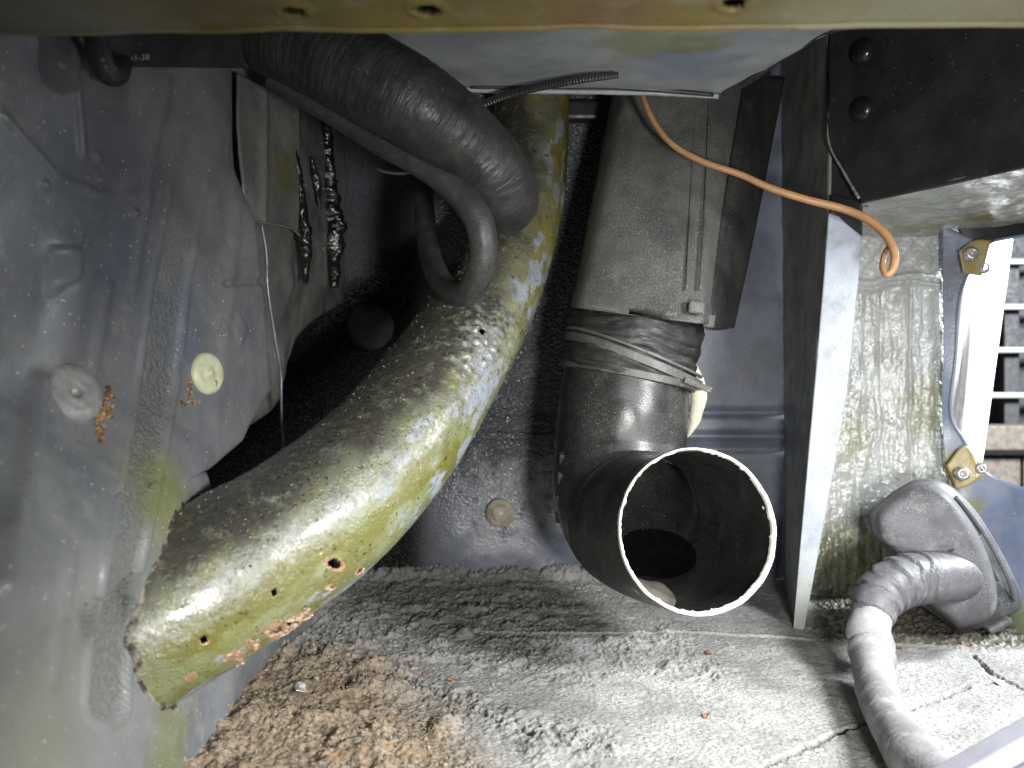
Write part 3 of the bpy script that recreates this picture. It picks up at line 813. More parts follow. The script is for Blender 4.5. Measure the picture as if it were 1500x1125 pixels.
# ================================================================== duct, collar, elbow
duct = thing('air_duct', tuple(P(940, 470, .62)), 'flat tapering black plastic duct coming down from the header panel', 'duct')
def ring(pts, k=3):
    p = np.array([P(*a) for a in pts])
    for _ in range(k):
        nx2 = np.roll(p, -1, 0); p = np.stack([.82 * p + .18 * nx2, .18 * p + .82 * nx2], 1).reshape(-1, 3)
    return p
def ductring(t, g=0.0):
    L = lambda a, b: a + (b - a) * t
    yb = L(110, 452); c = L(1010, 945)
    e = lambda x: c + (x - c) * (1 + g)
    sl = L(0, 22)
    return ring([(e(L(900, 834)), yb - sl * .1, L(.66, .60)), (e(L(925, 852)), yb, L(.628, .560)), (e(L(1036, 1028)), yb + sl, L(.620, .555)), (e(L(1062, 1032)), yb + sl, L(.624, .562)),
                 (e(L(1118, 1046)), yb + sl * 1.1, L(.640, .585)), (e(L(1150, 1078)), yb + sl * 1.1, L(.69, .65)), (e(L(1120, 1050)), yb + sl * .6, L(.735, .70)), (e(L(905, 850)), yb, L(.735, .70))])
ts = list(np.linspace(0, .93, 40)); rings = [ductring(t) for t in ts] + [ductring(.935, .012), ductring(.94, .016), ductring(.97, .017), ductring(1.0, .017), ductring(1.001, -.03), ductring(.96, -.05)]
V = np.array(rings)
put('duct_body', mesh_from(V, gridquads(V.shape[0], V.shape[1], True)), m_black, duct)
put('seam_rib', tube_mesh([(1041, 120, .6195, .0012), (1034, 300, .583, .0012), (1026, 425, .560, .0012)], 40, 8, flat=(.6, 1)), m_black, duct)
put('seam_rib', tube_mesh([(1020, 120, .621, .0010), (1012, 300, .586, .0010), (1006, 425, .561, .0010)], 40, 8, flat=(.6, 1)), m_black, duct)
rot = Matrix.Rotation(math.radians(8), 4, 'Y').to_euler()
put('side_strip', sheet([[(1092, 112, .628), (1058, 320, .594), (1036, 482, .570)], [(1118, 112, .638), (1082, 320, .606), (1052, 484, .582)], [(1150, 112, .676), (1110, 320, .648), (1076, 480, .628)]], 30, 16), m_elbow, duct, solid=.0015)  # dark sheet added over the right facet, its shade put into colour
put('clip', boxm(P(1020, 450, .554), (.011, .004, .009), rot), m_black, duct, bevel=.0015)
put('clip', boxm(P(1038, 470, .573), (.008, .006, .010), rot), m_black, duct, bevel=.0015)
put('inner_sleeve', tube_mesh([(945, 430, .612, .0445), (935, 470, .61, .0445), (925, 520, .61, .0445)], 20, 48, cap=False), plain('sleeve_grey', C(120, 122, 126), .4).m, duct)

col = thing('rubber_collar', tuple(P(925, 575, .61)), 'crumpled black rubber collar strapped between duct and elbow', 'collar')
def crump(S, T, t):
    p = np.stack([S * 1.6, np.cos(T) * .045, np.sin(T) * .045], -1)
    q_ = np.stack([S * 4.5 + .02 * np.sin(T), np.cos(T) * .03, np.sin(T) * .03], -1)
    return 1 + .09 * (fbm(p, 45, 4, 6) - .5) + .16 * (np.abs(fbm(q_, 45, 3, 9) - .5)) - .025 * np.exp(-((t - .55) / .07) ** 2) + .02 * np.exp(-((t - .92) / .05) ** 2)
# the collar's top opening dips: built with tilted rings
th = np.linspace(0, 2 * np.pi, 96, endpoint=False); rows = []
c0 = P(932, 462, .612); c1 = P(918, 552, .606)
for i, t in enumerate(np.linspace(0, 1, 60)):
    c = c0 + (c1 - c0) * t
    rad = .0478 - .001 * t
    T = th; S = np.full(th.shape, t * .045)
    rr = rad * crump(S, T, np.full(th.shape, t))
    tilt = (.006 + .006 * t)
    rows.append(np.stack([c[0] + rr * np.cos(T), c[1] + rr * np.sin(T), c[2] - tilt * np.cos(T) + .004 * (1 - t) * np.sin(3 * T)], -1))
V = np.array(rows)
put('sleeve', mesh_from(V, gridquads(60, 96, True)), m_rubber, col, solid=.0015, offset=-1)


def band(zc, tilt, rad, hgt, thick, cpx, cd):
    c = P(cpx, 520, cd); rows = []
    for (dr, dz) in ((0, -hgt), (thick, -hgt * .8), (thick, hgt * .8), (0, hgt)):
        rows.append(np.stack([c[0] + (rad + dr) * np.cos(th), c[1] + (rad + dr) * np.sin(th), zc + dz - tilt * np.cos(th) + .0008 * np.sin(2 * th)], -1))
    return mesh_from(np.array(rows), gridquads(4, 96, True), smooth=False)


zb = P(0, 527, .565)[2]
put('strap', band(zb, .0185, .0488, .0036, .0020, 927, .608), m_boot2, col)
put('strap', band(zb + .0062, .0185, .0492, .0011, .0012, 927, .608), m_boot2, col)
put('hem', band(P(0, 548, .56)[2], .0085, .0488, .0030, .0016, 922, .607), m_boot2, col)
put('strap_tail', boxm(P(1022, 564, .565), (.020, .003, .0042), Matrix.Rotation(math.radians(22), 4, 'Y').to_euler()), m_black, col, bevel=.0006)
tag(put('foam_strip', tube_mesh([(1004, 524, .60, .002), (1013, 540, .598, .0036), (1024, 575, .596, .0044), (1020, 605, .598, .0036), (1014, 625, .602, .0022), (1007, 640, .606, .0006)], 60, 20, lambda S, T, t: 1 + .3 * (fbm(np.stack([S, np.cos(T) * .01, np.sin(T) * .01], -1), 150, 3, 2) - .5), flat=(1.3, .75)), m_foam), 'torn cream foam strip sticking out behind the elbow', 'foam')

elb = thing('elbow_pipe', tuple(P(930, 860, .58)), 'black plastic elbow pipe with its open white-edged mouth facing forward', 'pipe')
ep = [(919, 535, .606, .0462), (912, 600, .604, .0475), (908, 660, .602, .0478), (908, 715, .592, .0480), (928, 758, .565, .0480), (968, 774, .527, .0478), (1001, 777, .494, .0476), (1022, 777, .472, .0475)]
no, mo = 220, 240
def elb_rf(S, T, t):
    p = np.stack([S, np.cos(T) * .05, np.sin(T) * .05], -1)
    return 1 + (fbm(p, 20, 3, 7) - .5) * .02 + .012 * np.exp(-((t - .58) / .02) ** 2)
Vo, S, TH = tube(ep, no, mo, elb_rf)
Vi = Vo + (Vo.mean(1, keepdims=True) - Vo) * ((.0019 / .0475))
VV = np.concatenate([Vo, Vi[::-1]], 0)
eu, ev = to_px(VV); ecn = np.concatenate([Vo.mean(1, keepdims=True).repeat(mo, 1), Vo.mean(1, keepdims=True).repeat(mo, 1)[::-1]], 0)
far = ((VV - ecn) * VV).sum(-1) > 0
eq = gridquads(VV.shape[0], mo, True)
put('elbow_body', mesh_from(VV, eq), m_elbow, elb)
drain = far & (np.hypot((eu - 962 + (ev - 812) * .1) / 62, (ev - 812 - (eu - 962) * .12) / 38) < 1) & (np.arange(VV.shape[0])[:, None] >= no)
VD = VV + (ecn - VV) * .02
put('drain_patch', mesh_from(VD, eq, keep=drain.ravel()[eq].all(1)), m_pitch, elb)['label'] = 'black patch painted as a dark drain opening low in the elbow'  # thin black patch on the inner wall, darkness of the hole is painted
# white torn rim
cen = Vo[-1].mean(0); axd = Vo[-1].mean(0) - Vo[-4].mean(0); axd /= np.linalg.norm(axd)
tth = TH[-1]; jag = (fbm(np.stack([np.cos(tth) * .05, np.sin(tth) * .05, tth * 0], -1), 110, 4, 3) - .5)
jag2 = fbm(np.stack([np.cos(tth) * .05, np.sin(tth) * .05, tth * 0], -1), 420, 3, 13) - .5
prof = [(.0, -.002), (.0002, .0002), (.0, .0008), (-.0009, .0009), (-.0017, .0003), (-.0018, -.0012)]
rows = []
dirs = Vo[-1] - cen; rad = np.linalg.norm(dirs, axis=1); dirs /= rad[:, None]
for dr, dh in prof:
    rows.append(cen + dirs * (rad + dr * (1 + .45 * np.clip(dirs[:, 0] * .7 - dirs[:, 2] * .7, -.6, 1)) + ((jag * .0012 - .0010 * np.clip(jag2 - .05, 0, 1) * 3) if dr < -.001 else jag * .0008))[:, None] + axd * (dh + .0011 * (dh > 0) + jag[:, None] * .0004))
put('cut_rim', mesh_from(np.array(rows), gridquads(len(prof), mo, True)), m_rim, elb)
# fold of torn lining at the bottom left of the mouth
fld = [[(915, 838, .479), (935, 868, .476), (985, 893, .475)], [(925, 842, .49), (955, 860, .49), (990, 880, .486)], [(945, 852, .515), (968, 853, .515), (985, 868, .505)]]
put('lining_fold', sheet(fld, 24, 16), plain('fold_beige', C(104, 100, 92), .4).m, elb, solid=.0008)
put('paint_spot', crumbs(np.array([P(1123, 743, .487)]), np.array([.003]), 1), m_rim, elb)
# raised moulding marks on the left flank
for a, b_ in ((822, 672), (820, 700), (816, 732), (812, 758)):
    iu, iv = to_px(Vo); dd = np.hypot(iu - a, iv - b_) + 1e3 * ((Vo[..., 1] - .60) > 0)
    ii = np.unravel_index(np.argmin(dd), dd.shape); p = Vo[ii]
    put('moulded_mark', boxm(p + np.array([0.0002, -.0004, 0]), (.0035, .0052, .0085), Matrix.Rotation(math.radians(28), 4, 'X').to_euler()), m_elbow, elb, bevel=.0008)

# ================================================================== header panel, beam, box beam, post
hd = thing('overhead_panel', tuple(P(900, 130, .53)), 'pale grey header panel hanging above duct and pipe', 'panel')
hdc = [[(470, 20, .43), (700, 20, .43), (1000, 20, .43), (1180, 20, .43), (1290, 20, .43)], [(470, 70, .49), (700, 80, .49), (1000, 82, .49), (1130, 62, .48), (1250, 32, .44)], [(470, 120, .55), (700, 129, .55), (900, 131, .55), (1045, 137, .55), (1062, 133, .548), (1100, 112, .53), (1185, 62, .48), (1245, 38, .45)]]
put('panel_skin', sheet(hdc, 120, 60, lambda V: (fbm(V, 16, 3, 3) - .5) * .006), m_flange, hd, solid=.0015)
put('bottom_lip', tube_mesh([(640, 128, .552, .0016), (720, 133, .552, .0018), (900, 135, .552, .0018), (1000, 138, .552, .0018), (1052, 141, .552, .002)], 80, 10, lambda S, T, t: 1 + .4 * (fbm(np.stack([S, T * 0, T * 0], -1), 150, 3, 2) - .5)), m_flange, hd)
put('edge_seal', tube_mesh([(690, 128, .547, .0010), (800, 128, .546, .0010), (900, 129, .546, .0012), (980, 133, .546, .0018), (1045, 139, .547, .0014)], 60, 8), m_dark, hd)
put('edge_seal', tube_mesh([(1058, 138, .548, .0012), (1085, 124, .54, .0028), (1110, 108, .525, .0030), (1140, 90, .51, .0012), (1178, 68, .485, .0012), (1200, 50, .468, .0016), (1230, 42, .455, .0016), (1262, 34, .448, .0018)], 90, 10), m_dark, hd)
put('tab', boxm(P(655, 112, .55), (.009, .004, .010)), m_dark, hd, bevel=.001)

zt = [(705, 154, .535, .0032), (740, 140, .53, .0032), (790, 127, .52, .0032), (840, 117, .51, .0034), (880, 112, .505, .003), (906, 110, .503, .0022)]
tag(put('cable_tie', tube_mesh(zt, 260, 12, lambda S, T, t: 1 + .07 * np.sign(np.sin(S * 2 * np.pi / .0020)) * (np.sin(T) > .2), flat=(.9, .45)), m_dark), 'black serrated cable tie tail crossing below the header panel', 'cable tie')

bm_ = thing('trunk_lip', tuple(P(750, 40, .28)), 'olive-brown metal lip with oval holes along the top edge', 'beam')
xx = np.linspace(-.24, .26, 400); yy = np.linspace(.17, .28, 120)
bx, by = np.meshgrid(xx, yy, indexing='ij')
bz = .1225 + (bx < 99) * (.009 * (bx + .10)) + (fbm(np.stack([bx, by, bx * 0], -1), 20, 3, 4) - .5) * .003
bz += -.002 * sst(.278, .280, by)
hol = np.zeros(bx.shape, bool)
for a, b_ in ((430, 8), (625, 5), (1075, 1)):
    c = P(a, b_, .1225 * F / (562.5 - b_)); dd = np.hypot(bx - c[0], by - c[1]); hol |= dd < .0036
    bz += .0012 * np.exp(-((dd - .0048) / .0018) ** 2) * -1
q = gridquads(400, 120); keep = ~hol.ravel()[q].any(1)
put('lip_sheet', mesh_from(np.stack([bx, by, bz], -1), q, keep=keep), m_beam, bm_, solid=.002, offset=1)
put('lip_return', boxm((.01, .2785, .145), (.50, .002, .036)), m_dark, bm_)
# dark filler above so that the holes read black
put('lip_backing', boxm((.01, .224, .142), (.50, .1, .004)), m_dark, bm_)

box = thing('box_beam', tuple(P(1380, 330, .6)), 'dark box beam with two dome rivets at the upper right', 'beam')
zbx = .125
def at_z(px, py): return P(px, py, zbx * F / (562.5 - py))
fl_, fr_ = at_z(1262, 297), at_z(1560, 232)
bl_, br_ = at_z(1262, 352), at_z(1560, 330)
def quad(a, b, c, d, nu=40, nv=20, disp=None):
    V = np.array([[(a * (1 - s_) + b * s_) * (1 - t_) + (d * (1 - s_) + c * s_) * t_ for s_ in np.linspace(0, 1, nu)] for t_ in np.linspace(0, 1, nv)])
    if disp is not None: V = V + disp(V)
    q = gridquads(nv, nu)
    nrm = np.cross(V[0, -1] - V[0, 0], V[-1, 0] - V[0, 0])
    if nrm @ (-V.reshape(-1, 3).mean(0)) < 0: q = q[:, ::-1]
    return mesh_from(V, q)
upv = np.array([0, 0, .20])
dz3 = lambda V: np.stack([V[..., 0] * 0, V[..., 0] * 0, (fbm(V, 45, 4, 3) - .5) * .005], -1)
put('underside', quad(fl_, fr_, br_, bl_, 80, 50, dz3), m_box, box, solid=.0015)
fl2, fr2 = fl_ + np.array([0, -.002, -.001]), fr_ + np.array([0, -.002, -.001])
tl2 = P(1212, 100, fl2[1] + .012) ; tl2[2] = fl2[2] + .2
fr_rows = [[(1213, -10, .600), (1560, -120, .452)], [(1213, 110, .598), (1560, 40, .452)], [(1213, 213, .597), (1560, 150, .452)], [(1240, 258, .581), (1560, 200, .453)], [(1262, 297, .563), (1560, 233, .4535)]]
put('front_face', sheet(fr_rows, 60, 80, lambda V: (fbm(V, 30, 3, 5) - .5) * .002), m_dark, box, solid=.0015)
# left cheek of the beam with slanted lower corner
ck = [[(1210, 30, .606), (1270, 30, .59)], [(1211, 120, .606), (1270, 120, .59)], [(1213, 212, .606), (1270, 212, .59)], [(1213, 300, .604), (1270, 302, .575)]]
put('cheek_plate', sheet([[P_ for P_ in r] for r in ck], 20, 60), m_dark, box, solid=.0015)
put('weld_edge', tube_mesh([(1215, 150, .597, .0005), (1214, 208, .596, .0007), (1237, 254, .581, .0010), (1258, 290, .564, .0010)], 60, 8, lambda S, T, t: 1 + .8 * (fbm(np.stack([S, T * 0, T * 0], -1), 300, 3, 2) - .5)), m_post, box)
fn = np.cross(fr2 - fl2, upv); fn /= np.linalg.norm(fn); fn = fn if fn[1] < 0 else -fn
m_riv_ = None
m_riv = plain('rivet_black', C(34, 34, 36), .3, bump=.1).m
for a, b_ in ((1262, 76), (1262, 160)):
    put('rivet', lathe([(.0001, .0052), (.004, .0047), (.0072, .0032), (.0090, .0008), (.0098, -.004)], P(a, b_, .572), fn, 28), m_riv, box)

post = thing('door_post', tuple(P(1170, 920, .605)), 'bright zinc flange on a dark upright post right of the elbow', 'post')
put('web', sheet([[(1143, 40, .755), (1214, 40, .60)], [(1146, 300, .755), (1214, 310, .60)], [(1148, 600, .755), (1190, 600, .605)], [(1148, 860, .755), (1163, 921, .605)]], 24, 120, lambda V: (fbm(V, 40, 3, 2) - .5) * .002), m_post, post, solid=.0015)
fe = [[(1214, 312, .598), (1206, 420, .599), (1190, 600, .603), (1176, 760, .604), (1162, 922, .604)], [(1238, 322, .596), (1232, 420, .597), (1213, 600, .60), (1192, 760, .602), (1169, 926, .603)], [(1262, 345, .594), (1257, 420, .595), (1237, 600, .598), (1208, 760, .60), (1177, 926, .602)]]
put('flange', sheet(fe, 90, 24, lambda V: (fbm(V, 12, 2, 5) - .5) * .003), m_steel, post, solid=.0016)
put('flange_top', sheet([[(1214, 285, .60), (1262, 296, .575)], [(1214, 313, .60), (1262, 346, .595)]], 12, 10), m_dark, post, solid=.0012)

# ================================================================== right rear panel with seam sealer
def seal_disp(V):
    u, v = to_px(V)
    h = (fbm(V, 60, 3, 3) - .5) * .003 + np.clip(fbm(V, 190, 3, 6) - .54, 0, 1) * .005 * sst(480, 620, v)
    st = np.stack([V[..., 0] * 2.4, V[..., 1], V[..., 2] * .3], -1)
    h += (fbm(st, 60, 4, 8) - .5) * .005 * sst(400, 440, v)
    for uc, wd, a in ((1334, 3, -.003), (1322, 10, .003), (1292, 3, -.0012), (1372, 10, .0045), (1256, 7, .002)):
        wv = uc + (fbm(V, 30, 2, int(uc)) - .5) * 14
        h += a * np.exp(-((u - wv) / wd) ** 2) * sst(405, 440, v)
    c, _ = poly_dist(u, v, [(1230, 415), (1275, 420), (1300, 411), (1340, 408), (1372, 414)])
    h += .004 * np.exp(-((c - 4) / 5) ** 2)
    fan = np.sin((u * .5 + v * .35) * .55) * .0007 * sst(410, 395, v)
    return h + fan
sp2 = put('sealed_panel', sheet([[(1175, 300, .695), (1280, 300, .695), (1390, 300, .69)], [(1175, 890, .695), (1280, 890, .69), (1390, 890, .682)]], 200, 330, seal_disp), m_seal, solid=.002)
tag(sp2, 'wet greenish rear panel smeared with seam sealer, behind the connector', 'panel')

# ---- corner frame around the lamp opening
fr = thing('lamp_opening_frame', tuple(P(1420, 900, .66)), 'blue-grey corner frame of the lamp opening with olive gussets', 'frame')
fc = [[(1380, 330, .668), (1380, 370, .668), (1381, 430, .668), (1382, 520, .668), (1380, 600, .668), (1382, 650, .667), (1386, 700, .666)], [(1447, 358, .654), (1425, 388, .658), (1406, 436, .662), (1400, 520, .664), (1393, 604, .664), (1412, 645, .661), (1442, 692, .658)]]
put('upright', sheet(fc, 80, 24), m_frame, fr, solid=.0015)
put('opening_edge', tube_mesh([(1520, 342, .63, .0012), (1470, 350, .645, .0012), (1447, 358, .654, .0012), (1425, 388, .658, .0012), (1406, 436, .661, .0012), (1400, 520, .663, .0012), (1393, 604, .663, .0012), (1412, 645, .66, .0012), (1440, 690, .657, .0014), (1470, 706, .65, .0012), (1520, 722, .63, .0012)], 140, 8), m_frame, fr)
put('top_rail', sheet([[(1400, 330, .664), (1470, 325, .65), (1560, 315, .63)], [(1425, 378, .660), (1460, 353, .648), (1560, 338, .625)]], 30, 10), m_dark, fr, solid=.0015)
lc = [[(1384, 640, .667), (1412, 668, .664), (1440, 692, .656), (1472, 708, .645), (1510, 720, .628), (1600, 742, .60)], [(1392, 740, .666), (1420, 750, .66), (1450, 768, .65), (1480, 786, .638), (1520, 805, .62), (1600, 840, .59)], [(1400, 800, .662), (1425, 815, .655), (1455, 830, .645), (1485, 848, .63), (1520, 870, .612), (1600, 915, .58)], [(1400, 880, .675), (1425, 890, .66), (1455, 905, .635), (1485, 935, .592), (1520, 955, .56), (1600, 1000, .50)]]
put('lower_panel', sheet(lc, 80, 70), m_frame, fr, solid=.0015)
def gus(pts, name='gusset'):
    return put(name, sheet(pts, 14, 14), m_gusset, fr, solid=.0016)
gus([[(1405, 368, .650), (1428, 352, .648), (1452, 352, .645)], [(1412, 400, .650), (1426, 402, .650), (1438, 404, .649)]])
gus([[(1386, 682, .655), (1412, 652, .652), (1428, 672, .65)], [(1400, 716, .652), (1418, 712, .648), (1440, 696, .646)]])
for a, b_, r in ((1423, 372, .0058), (1410, 694, .0058)):
    put('bolt', lathe([(.0001, -.001), (r * .3, -.0005), (r * .35, .003), (r * .6, .0036), (r * .9, .002), (r, -.003)], P(a, b_, .643), (-.25, -1, .1), 18), m_bolt, fr)
put('washer', lathe([(.002, .001), (.0035, .002), (.0045, -.002)], P(1442, 392, .648), (-.3, -1, .1), 16), m_bolt, fr)
put('washer', lathe([(.002, .001), (.0035, .002), (.0045, -.002)], P(1438, 686, .645), (-.3, -1, .1), 16), m_bolt, fr)

# ---- outside
wp = [[(1330, 250, 1.0), (1440, 250, .96), (1497, 250, 1.0)], [(1330, 560, 1.0), (1415, 560, .96), (1455, 560, 1.0)], [(1320, 800, 1.0), (1395, 800, .96), (1422, 800, 1.0)]]
tag(put('white_panel', sheet(wp, 30, 50, lambda V: -.004 * np.exp(-((to_px(V)[0] - (1428 - (to_px(V)[1] - 400) * .13)) / 6) ** 2)), m_white, solid=.01), 'glaring white panel outside seen through the lamp opening', 'panel')
ow = thing('louvred_screen', tuple(P(1500, 640, 1.6)), 'grey louvred screen outside at the right edge', 'screen')
put('backing', boxm(P(1520, 480, 1.66), (.5, .01, .42)), m_back, ow)
for yy_ in (320, 384, 450, 513, 579):
    put('slat', boxm(P(1520, yy_, 1.6), (.44, .02, .011)), m_slat, ow, bevel=.002)
put('upright', boxm(P(1478, 520, 1.62), (.03, .02, .36)), m_back, ow, bevel=.002)
blk = thing('block_wall', tuple(P(1500, 800, 1.6)), 'tan block wall outside below the louvred screen', 'wall')
put('coping', boxm(P(1520, 640, 1.58), (.5, .08, .046)), m_block, blk, bevel=.003)
for r_, y0 in enumerate((690, 738, 786)):
    for c_ in range(4):
        put('block', boxm(P(1440 + c_ * 78 + (r_ % 2) * 36, y0, 1.61), (.1, .08, .058)), m_block, blk, bevel=.004)

# ================================================================== connector boot and cable
bt = thing('connector_boot', tuple(P(1390, 920, .6)), 'dusty grey rubber connector boot in the corner by the lamp opening', 'connector')
O1 = [(1322, 712), (1345, 702), (1372, 703), (1400, 718), (1432, 752), (1462, 800), (1486, 846), (1496, 872), (1494, 890), (1478, 902), (1450, 916), (1414, 926), (1396, 920), (1368, 900), (1340, 878), (1318, 840), (1296, 802), (1282, 786), (1277, 756), (1290, 735)]
O2 = [(1325, 714), (1345, 706), (1366, 708), (1388, 724), (1415, 757), (1438, 796), (1452, 838), (1458, 874), (1450, 898), (1436, 910), (1418, 918), (1404, 920), (1392, 912), (1372, 896), (1346, 872), (1322, 836), (1300, 803), (1284, 787), (1279, 757), (1292, 737)]
def olay(O, d, sc_=1.0, slope=0.0):
    o = np.array(O, float); c = o.mean(0); o = c + (o - c) * sc_
    w_ = np.array([P(a, b_, d + slope * (a - 1390) / 100) for a, b_ in o])
    return cat(w_, 120, closed=True)
sl = -.004
lay = [olay(O1, .655, .97, sl), olay(O1, .60, 1.0, sl), olay(O1, .594, 1.004, sl), olay(O1, .588, .995, sl), olay(O1, .585, .975, sl), olay(O2, .582, 1.0, sl), olay(O2, .570, .992, sl), olay(O2, .561, .977, sl), olay(O2, .555, .95, sl), olay(O2, .5515, .91, sl), olay(O2, .5495, .85, sl), olay(O2, .548, .7, sl), olay(O2, .547, .5, sl), olay(O2, .5465, .25, sl), olay(O2, .546, .01, sl)]
V = np.array(lay)
bu, bv = to_px(V); rdg, _ = poly_dist(bu, bv, [(1378, 735), (1412, 790), (1436, 850), (1440, 890)])
low = sst(812, 830, bv + (bu - 1390) * .42)
V[..., 1] -= (np.arange(len(lay))[:, None] >= 6) * (.006 * np.exp(-(rdg / 22) ** 2))
put('boot_body', mesh_from(V, gridquads(len(lay), 120, True)), m_boot, bt)
put('moulding_ridge', tube_mesh([(1388, 738, .567, .0012), (1412, 768, .566, .0014), (1440, 812, .567, .0014), (1462, 850, .573, .0012)], 40, 8), m_boot, bt)
put('moulding_ridge', tube_mesh([(1400, 728, .582, .0014), (1428, 762, .581, .0015), (1456, 806, .578, .0015), (1478, 852, .575, .0015), (1485, 880, .578, .0013)], 40, 8), m_boot, bt)
put('parting_line', tube_mesh([(1350, 824, .5435, .0009), (1385, 810, .5432, .0009), (1415, 796, .55, .0009), (1436, 786, .566, .0009)], 40, 8), m_dark, bt)
put('hanging_lip', boxm(P(1460, 914, .582), (.018, .012, .005), Matrix.Rotation(math.radians(-28), 4, 'Y').to_euler()), m_boot, bt, bevel=.0016)
def neck_rf(S, T, t):
    p = np.stack([S, np.cos(T) * .015, np.sin(T) * .015], -1)
    saw = ((S / .0088 + .35 * np.sin(T + .6) + 2.2 * (fbm(p, 45, 3, 3) - .5)) % 1.0)
    return 1 + (.11 * (saw - .5)) * sst(.34, .52, t) * (.4 + 1.0 * fbm(p, 70, 2, 8)) + .04 * (fbm(p, 120, 3, 5) - .5)
put('ribbed_neck', tube_mesh([(1405, 842, .556, .0172), (1365, 845, .538, .0166), (1325, 850, .525, .0163), (1298, 864, .517, .0154), (1282, 885, .510, .0142), (1277, 905, .506, .0130)], 260, 48, neck_rf), m_boot, bt)
def cab_rf(S, T, t):
    p = np.stack([S, np.cos(T) * .012, np.sin(T) * .012], -1)
    r = 1 + .10 * (fbm(p, 60, 3, 5) - .5) + .03 * (fbm(p, 300, 3, 6) - .5) + .020 * (((S / .016 + T / (2 * np.pi) + .5 * (fbm(p, 50, 2, 9) - .5)) % 1.0) ** 3)
    for t0, a, tw in ((.10, .16, .03), (.17, .12, .022), (.34, -.05, .04)):
        r = r + a * np.exp(-((t - t0 + .02 * np.sin(T)) / tw) ** 2)
    return r
tag(put('wrapped_cable', tube_mesh([(1279, 896, .507, .0118), (1274, 920, .500, .0120), (1276, 950, .490, .0118), (1279, 985, .466, .0114), (1290, 1028, .430, .0106), (1314, 1075, .392, .0106), (1345, 1120, .357, .0118), (1390, 1170, .328, .0118)], 320, 48, cab_rf), m_tape), 'pale dusty wrapped cable running from the connector boot over the floor', 'cable')

# ================================================================== orange wire
ow_ = [(936, 118, .565, .0018), (945, 150, .560, .0018), (962, 185, .555, .0019), (988, 214, .550, .0020), (1030, 237, .545, .0021), (1085, 256, .54, .0022), (1130, 276, .535, .0024), (1180, 292, .53, .0025), (1235, 306, .525, .0026), (1272, 322, .518, .0027), (1298, 345, .51, .0027), (1310, 370, .505, .0026), (1308, 393, .502, .0024), (1299, 402, .502, .0022), (1293, 390, .506, .0020), (1297, 370, .512, .0018), (1306, 357, .518, .0016)]
tag(put('orange_wire', tube_mesh(ow_, 260, 16, lambda S, T, t: 1 + .06 * (fbm(np.stack([S, T * 0, T * 0], -1), 90, 3, 2) - .5)), m_orange), 'orange insulated wire with a small loop at its right end', 'wire')

# ================================================================== upper left corner
ub = thing('header_bar', tuple(P(330, 110, .42)), 'black bar with faint printed code behind the ribbed hose, upper left', 'bar')
put('bar', sheet([[(105, 28, .318), (350, 28, .425), (560, 28, .47)], [(122, 64, .320), (350, 66, .425), (560, 70, .47)], [(140, 98, .335), (350, 100, .436), (560, 104, .49)]], 60, 20), m_dark, ub, solid=.002)
tc = bpy.data.curves.new('print', 'FONT'); tc.body = '51-38'; tc.size = .0038; tc.extrude = .00005; tc.align_x = 'CENTER'
to = bpy.data.objects.new('print_tmp', tc); sc.collection.objects.link(to)
dg = bpy.context.evaluated_depsgraph_get()
me = bpy.data.meshes.new_from_object(to.evaluated_get(dg))
bpy.data.objects.remove(to)
mx = Matrix.Translation(Vector(P(204, 88, .352))) @ Matrix.Rotation(math.radians(78), 4, 'X') @ Matrix.Rotation(math.radians(4), 4, 'Z')
me.transform(mx); put('printed_code', me, m_ink, ub)
tag(put('hose_stub', tube_mesh([(140, 58, .325, .0046), (146, 84, .325, .0048), (158, 106, .328, .0048), (172, 108, .336, .0046), (178, 90, .352, .0044)], 60, 20), m_rubber), 'dim black hose stub hanging under the bar, upper left', 'hose')

# ================================================================== foreground rail
rl = thing('sill_rail', tuple(P(1450, 1130, .30)), 'overexposed silver sill rail cutting the lower right corner', 'rail')
ra, rb = P(1372, 1154, .305), P(1600, 1026, .305)
def rail(a, b_, off, w_, hgt, mat, name):
    a = a + off; b_ = b_ + off; c = (a + b_) / 2; dr = b_ - a; ln = np.linalg.norm(dr)
    rot = Vector(dr).to_track_quat('X', 'Z').to_euler()
    return put(name, boxm(c, (ln, w_, hgt), rot), mat, rl, bevel=.0015)
rail(ra, rb, np.array([0, 0, 0]), .012, .008, m_rail, 'top_strip')
rail(ra, rb, np.array([.004, -.008, -.010]), .016, .008, m_rail, 'lower_strip')
rail(ra, rb, np.array([.008, -.004, -.026]), .010, .024, m_frame, 'rail_web')

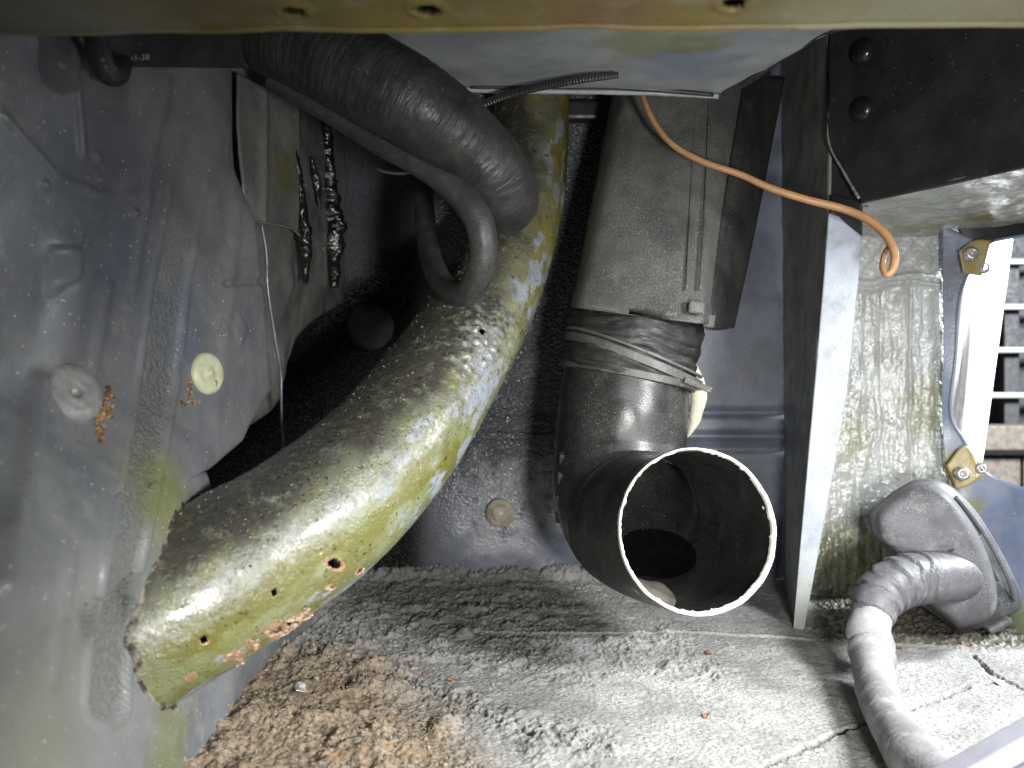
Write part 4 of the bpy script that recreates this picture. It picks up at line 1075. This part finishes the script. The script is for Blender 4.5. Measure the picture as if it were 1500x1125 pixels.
# ================================================================== flakes on the floor
def flake(px, py, size, mat, label, group, seed, name):
    rg = np.random.default_rng(seed); p = PF(px, py); p[2] = floor_z(p[0], p[1]) + .0006
    k_ = 9; a = np.linspace(0, 2 * np.pi, k_, endpoint=False) + rg.uniform(-.2, .2, k_)
    r = size * rg.uniform(.55, 1.1, k_); rot = rg.uniform(0, 6)
    x = r * np.cos(a) * 1.3; y = r * np.sin(a) * .8; z = .25 * size * np.sin(a * 2 + rot) + size * .15
    xr = x * math.cos(rot) - y * math.sin(rot); yr = x * math.sin(rot) + y * math.cos(rot)
    v_ = np.vstack([np.stack([xr, yr, z], 1), [[0, 0, size * .2]]]) + p
    me = bpy.data.meshes.new('flake'); me.from_pydata([tuple(q_) for q_ in v_], [], [(i, (i + 1) % k_, k_) for i in range(k_)]); me.update()
    tag(put(name, me, mat, solid=.0004), label, 'flake', group)


FG = 'dry flakes lying on the floor'
flake(1247, 887, .0042, m_leaf, 'brown leaf flake beside the foot of the zinc flange', FG, 1, 'leaf_flake')
flake(1329, 906, .0030, m_leaf, 'small brown flake between cable and connector boot', FG, 2, 'leaf_flake')
flake(1414, 946, .0042, m_leaf, 'reddish brown flake on the floor below the connector boot', FG, 3, 'leaf_flake')
flake(1037, 961, .0030, m_leaf, 'brown flake on the pale floor below the elbow mouth', FG, 4, 'leaf_flake')
flake(1035, 1050, .0028, m_leaf, 'tan flake on the brightest part of the floor', FG, 5, 'leaf_flake')
flake(1319, 951, .0022, m_leaf, 'tiny brown flake just right of the cable', FG, 6, 'leaf_flake')
flake(663, 1000, .0026, m_leaf, 'orange flake on grey dirt, farther of the two in mid floor', FG, 7, 'leaf_flake')
flake(627, 989, .0026, m_leaf, 'orange flake on grey dirt, left of the other in mid floor', FG, 8, 'leaf_flake')
flake(438, 1045, .0058, m_mica, 'large pale flake stuck in the brown soil', FG, 9, 'pale_flake')
flake(458, 1025, .0032, m_mica, 'smaller pale flake in the brown soil above the large one', FG, 10, 'pale_flake')
flake(1462, 1002, .0034, m_mica, 'pale chip by the curved crack at the right', FG, 11, 'pale_flake')
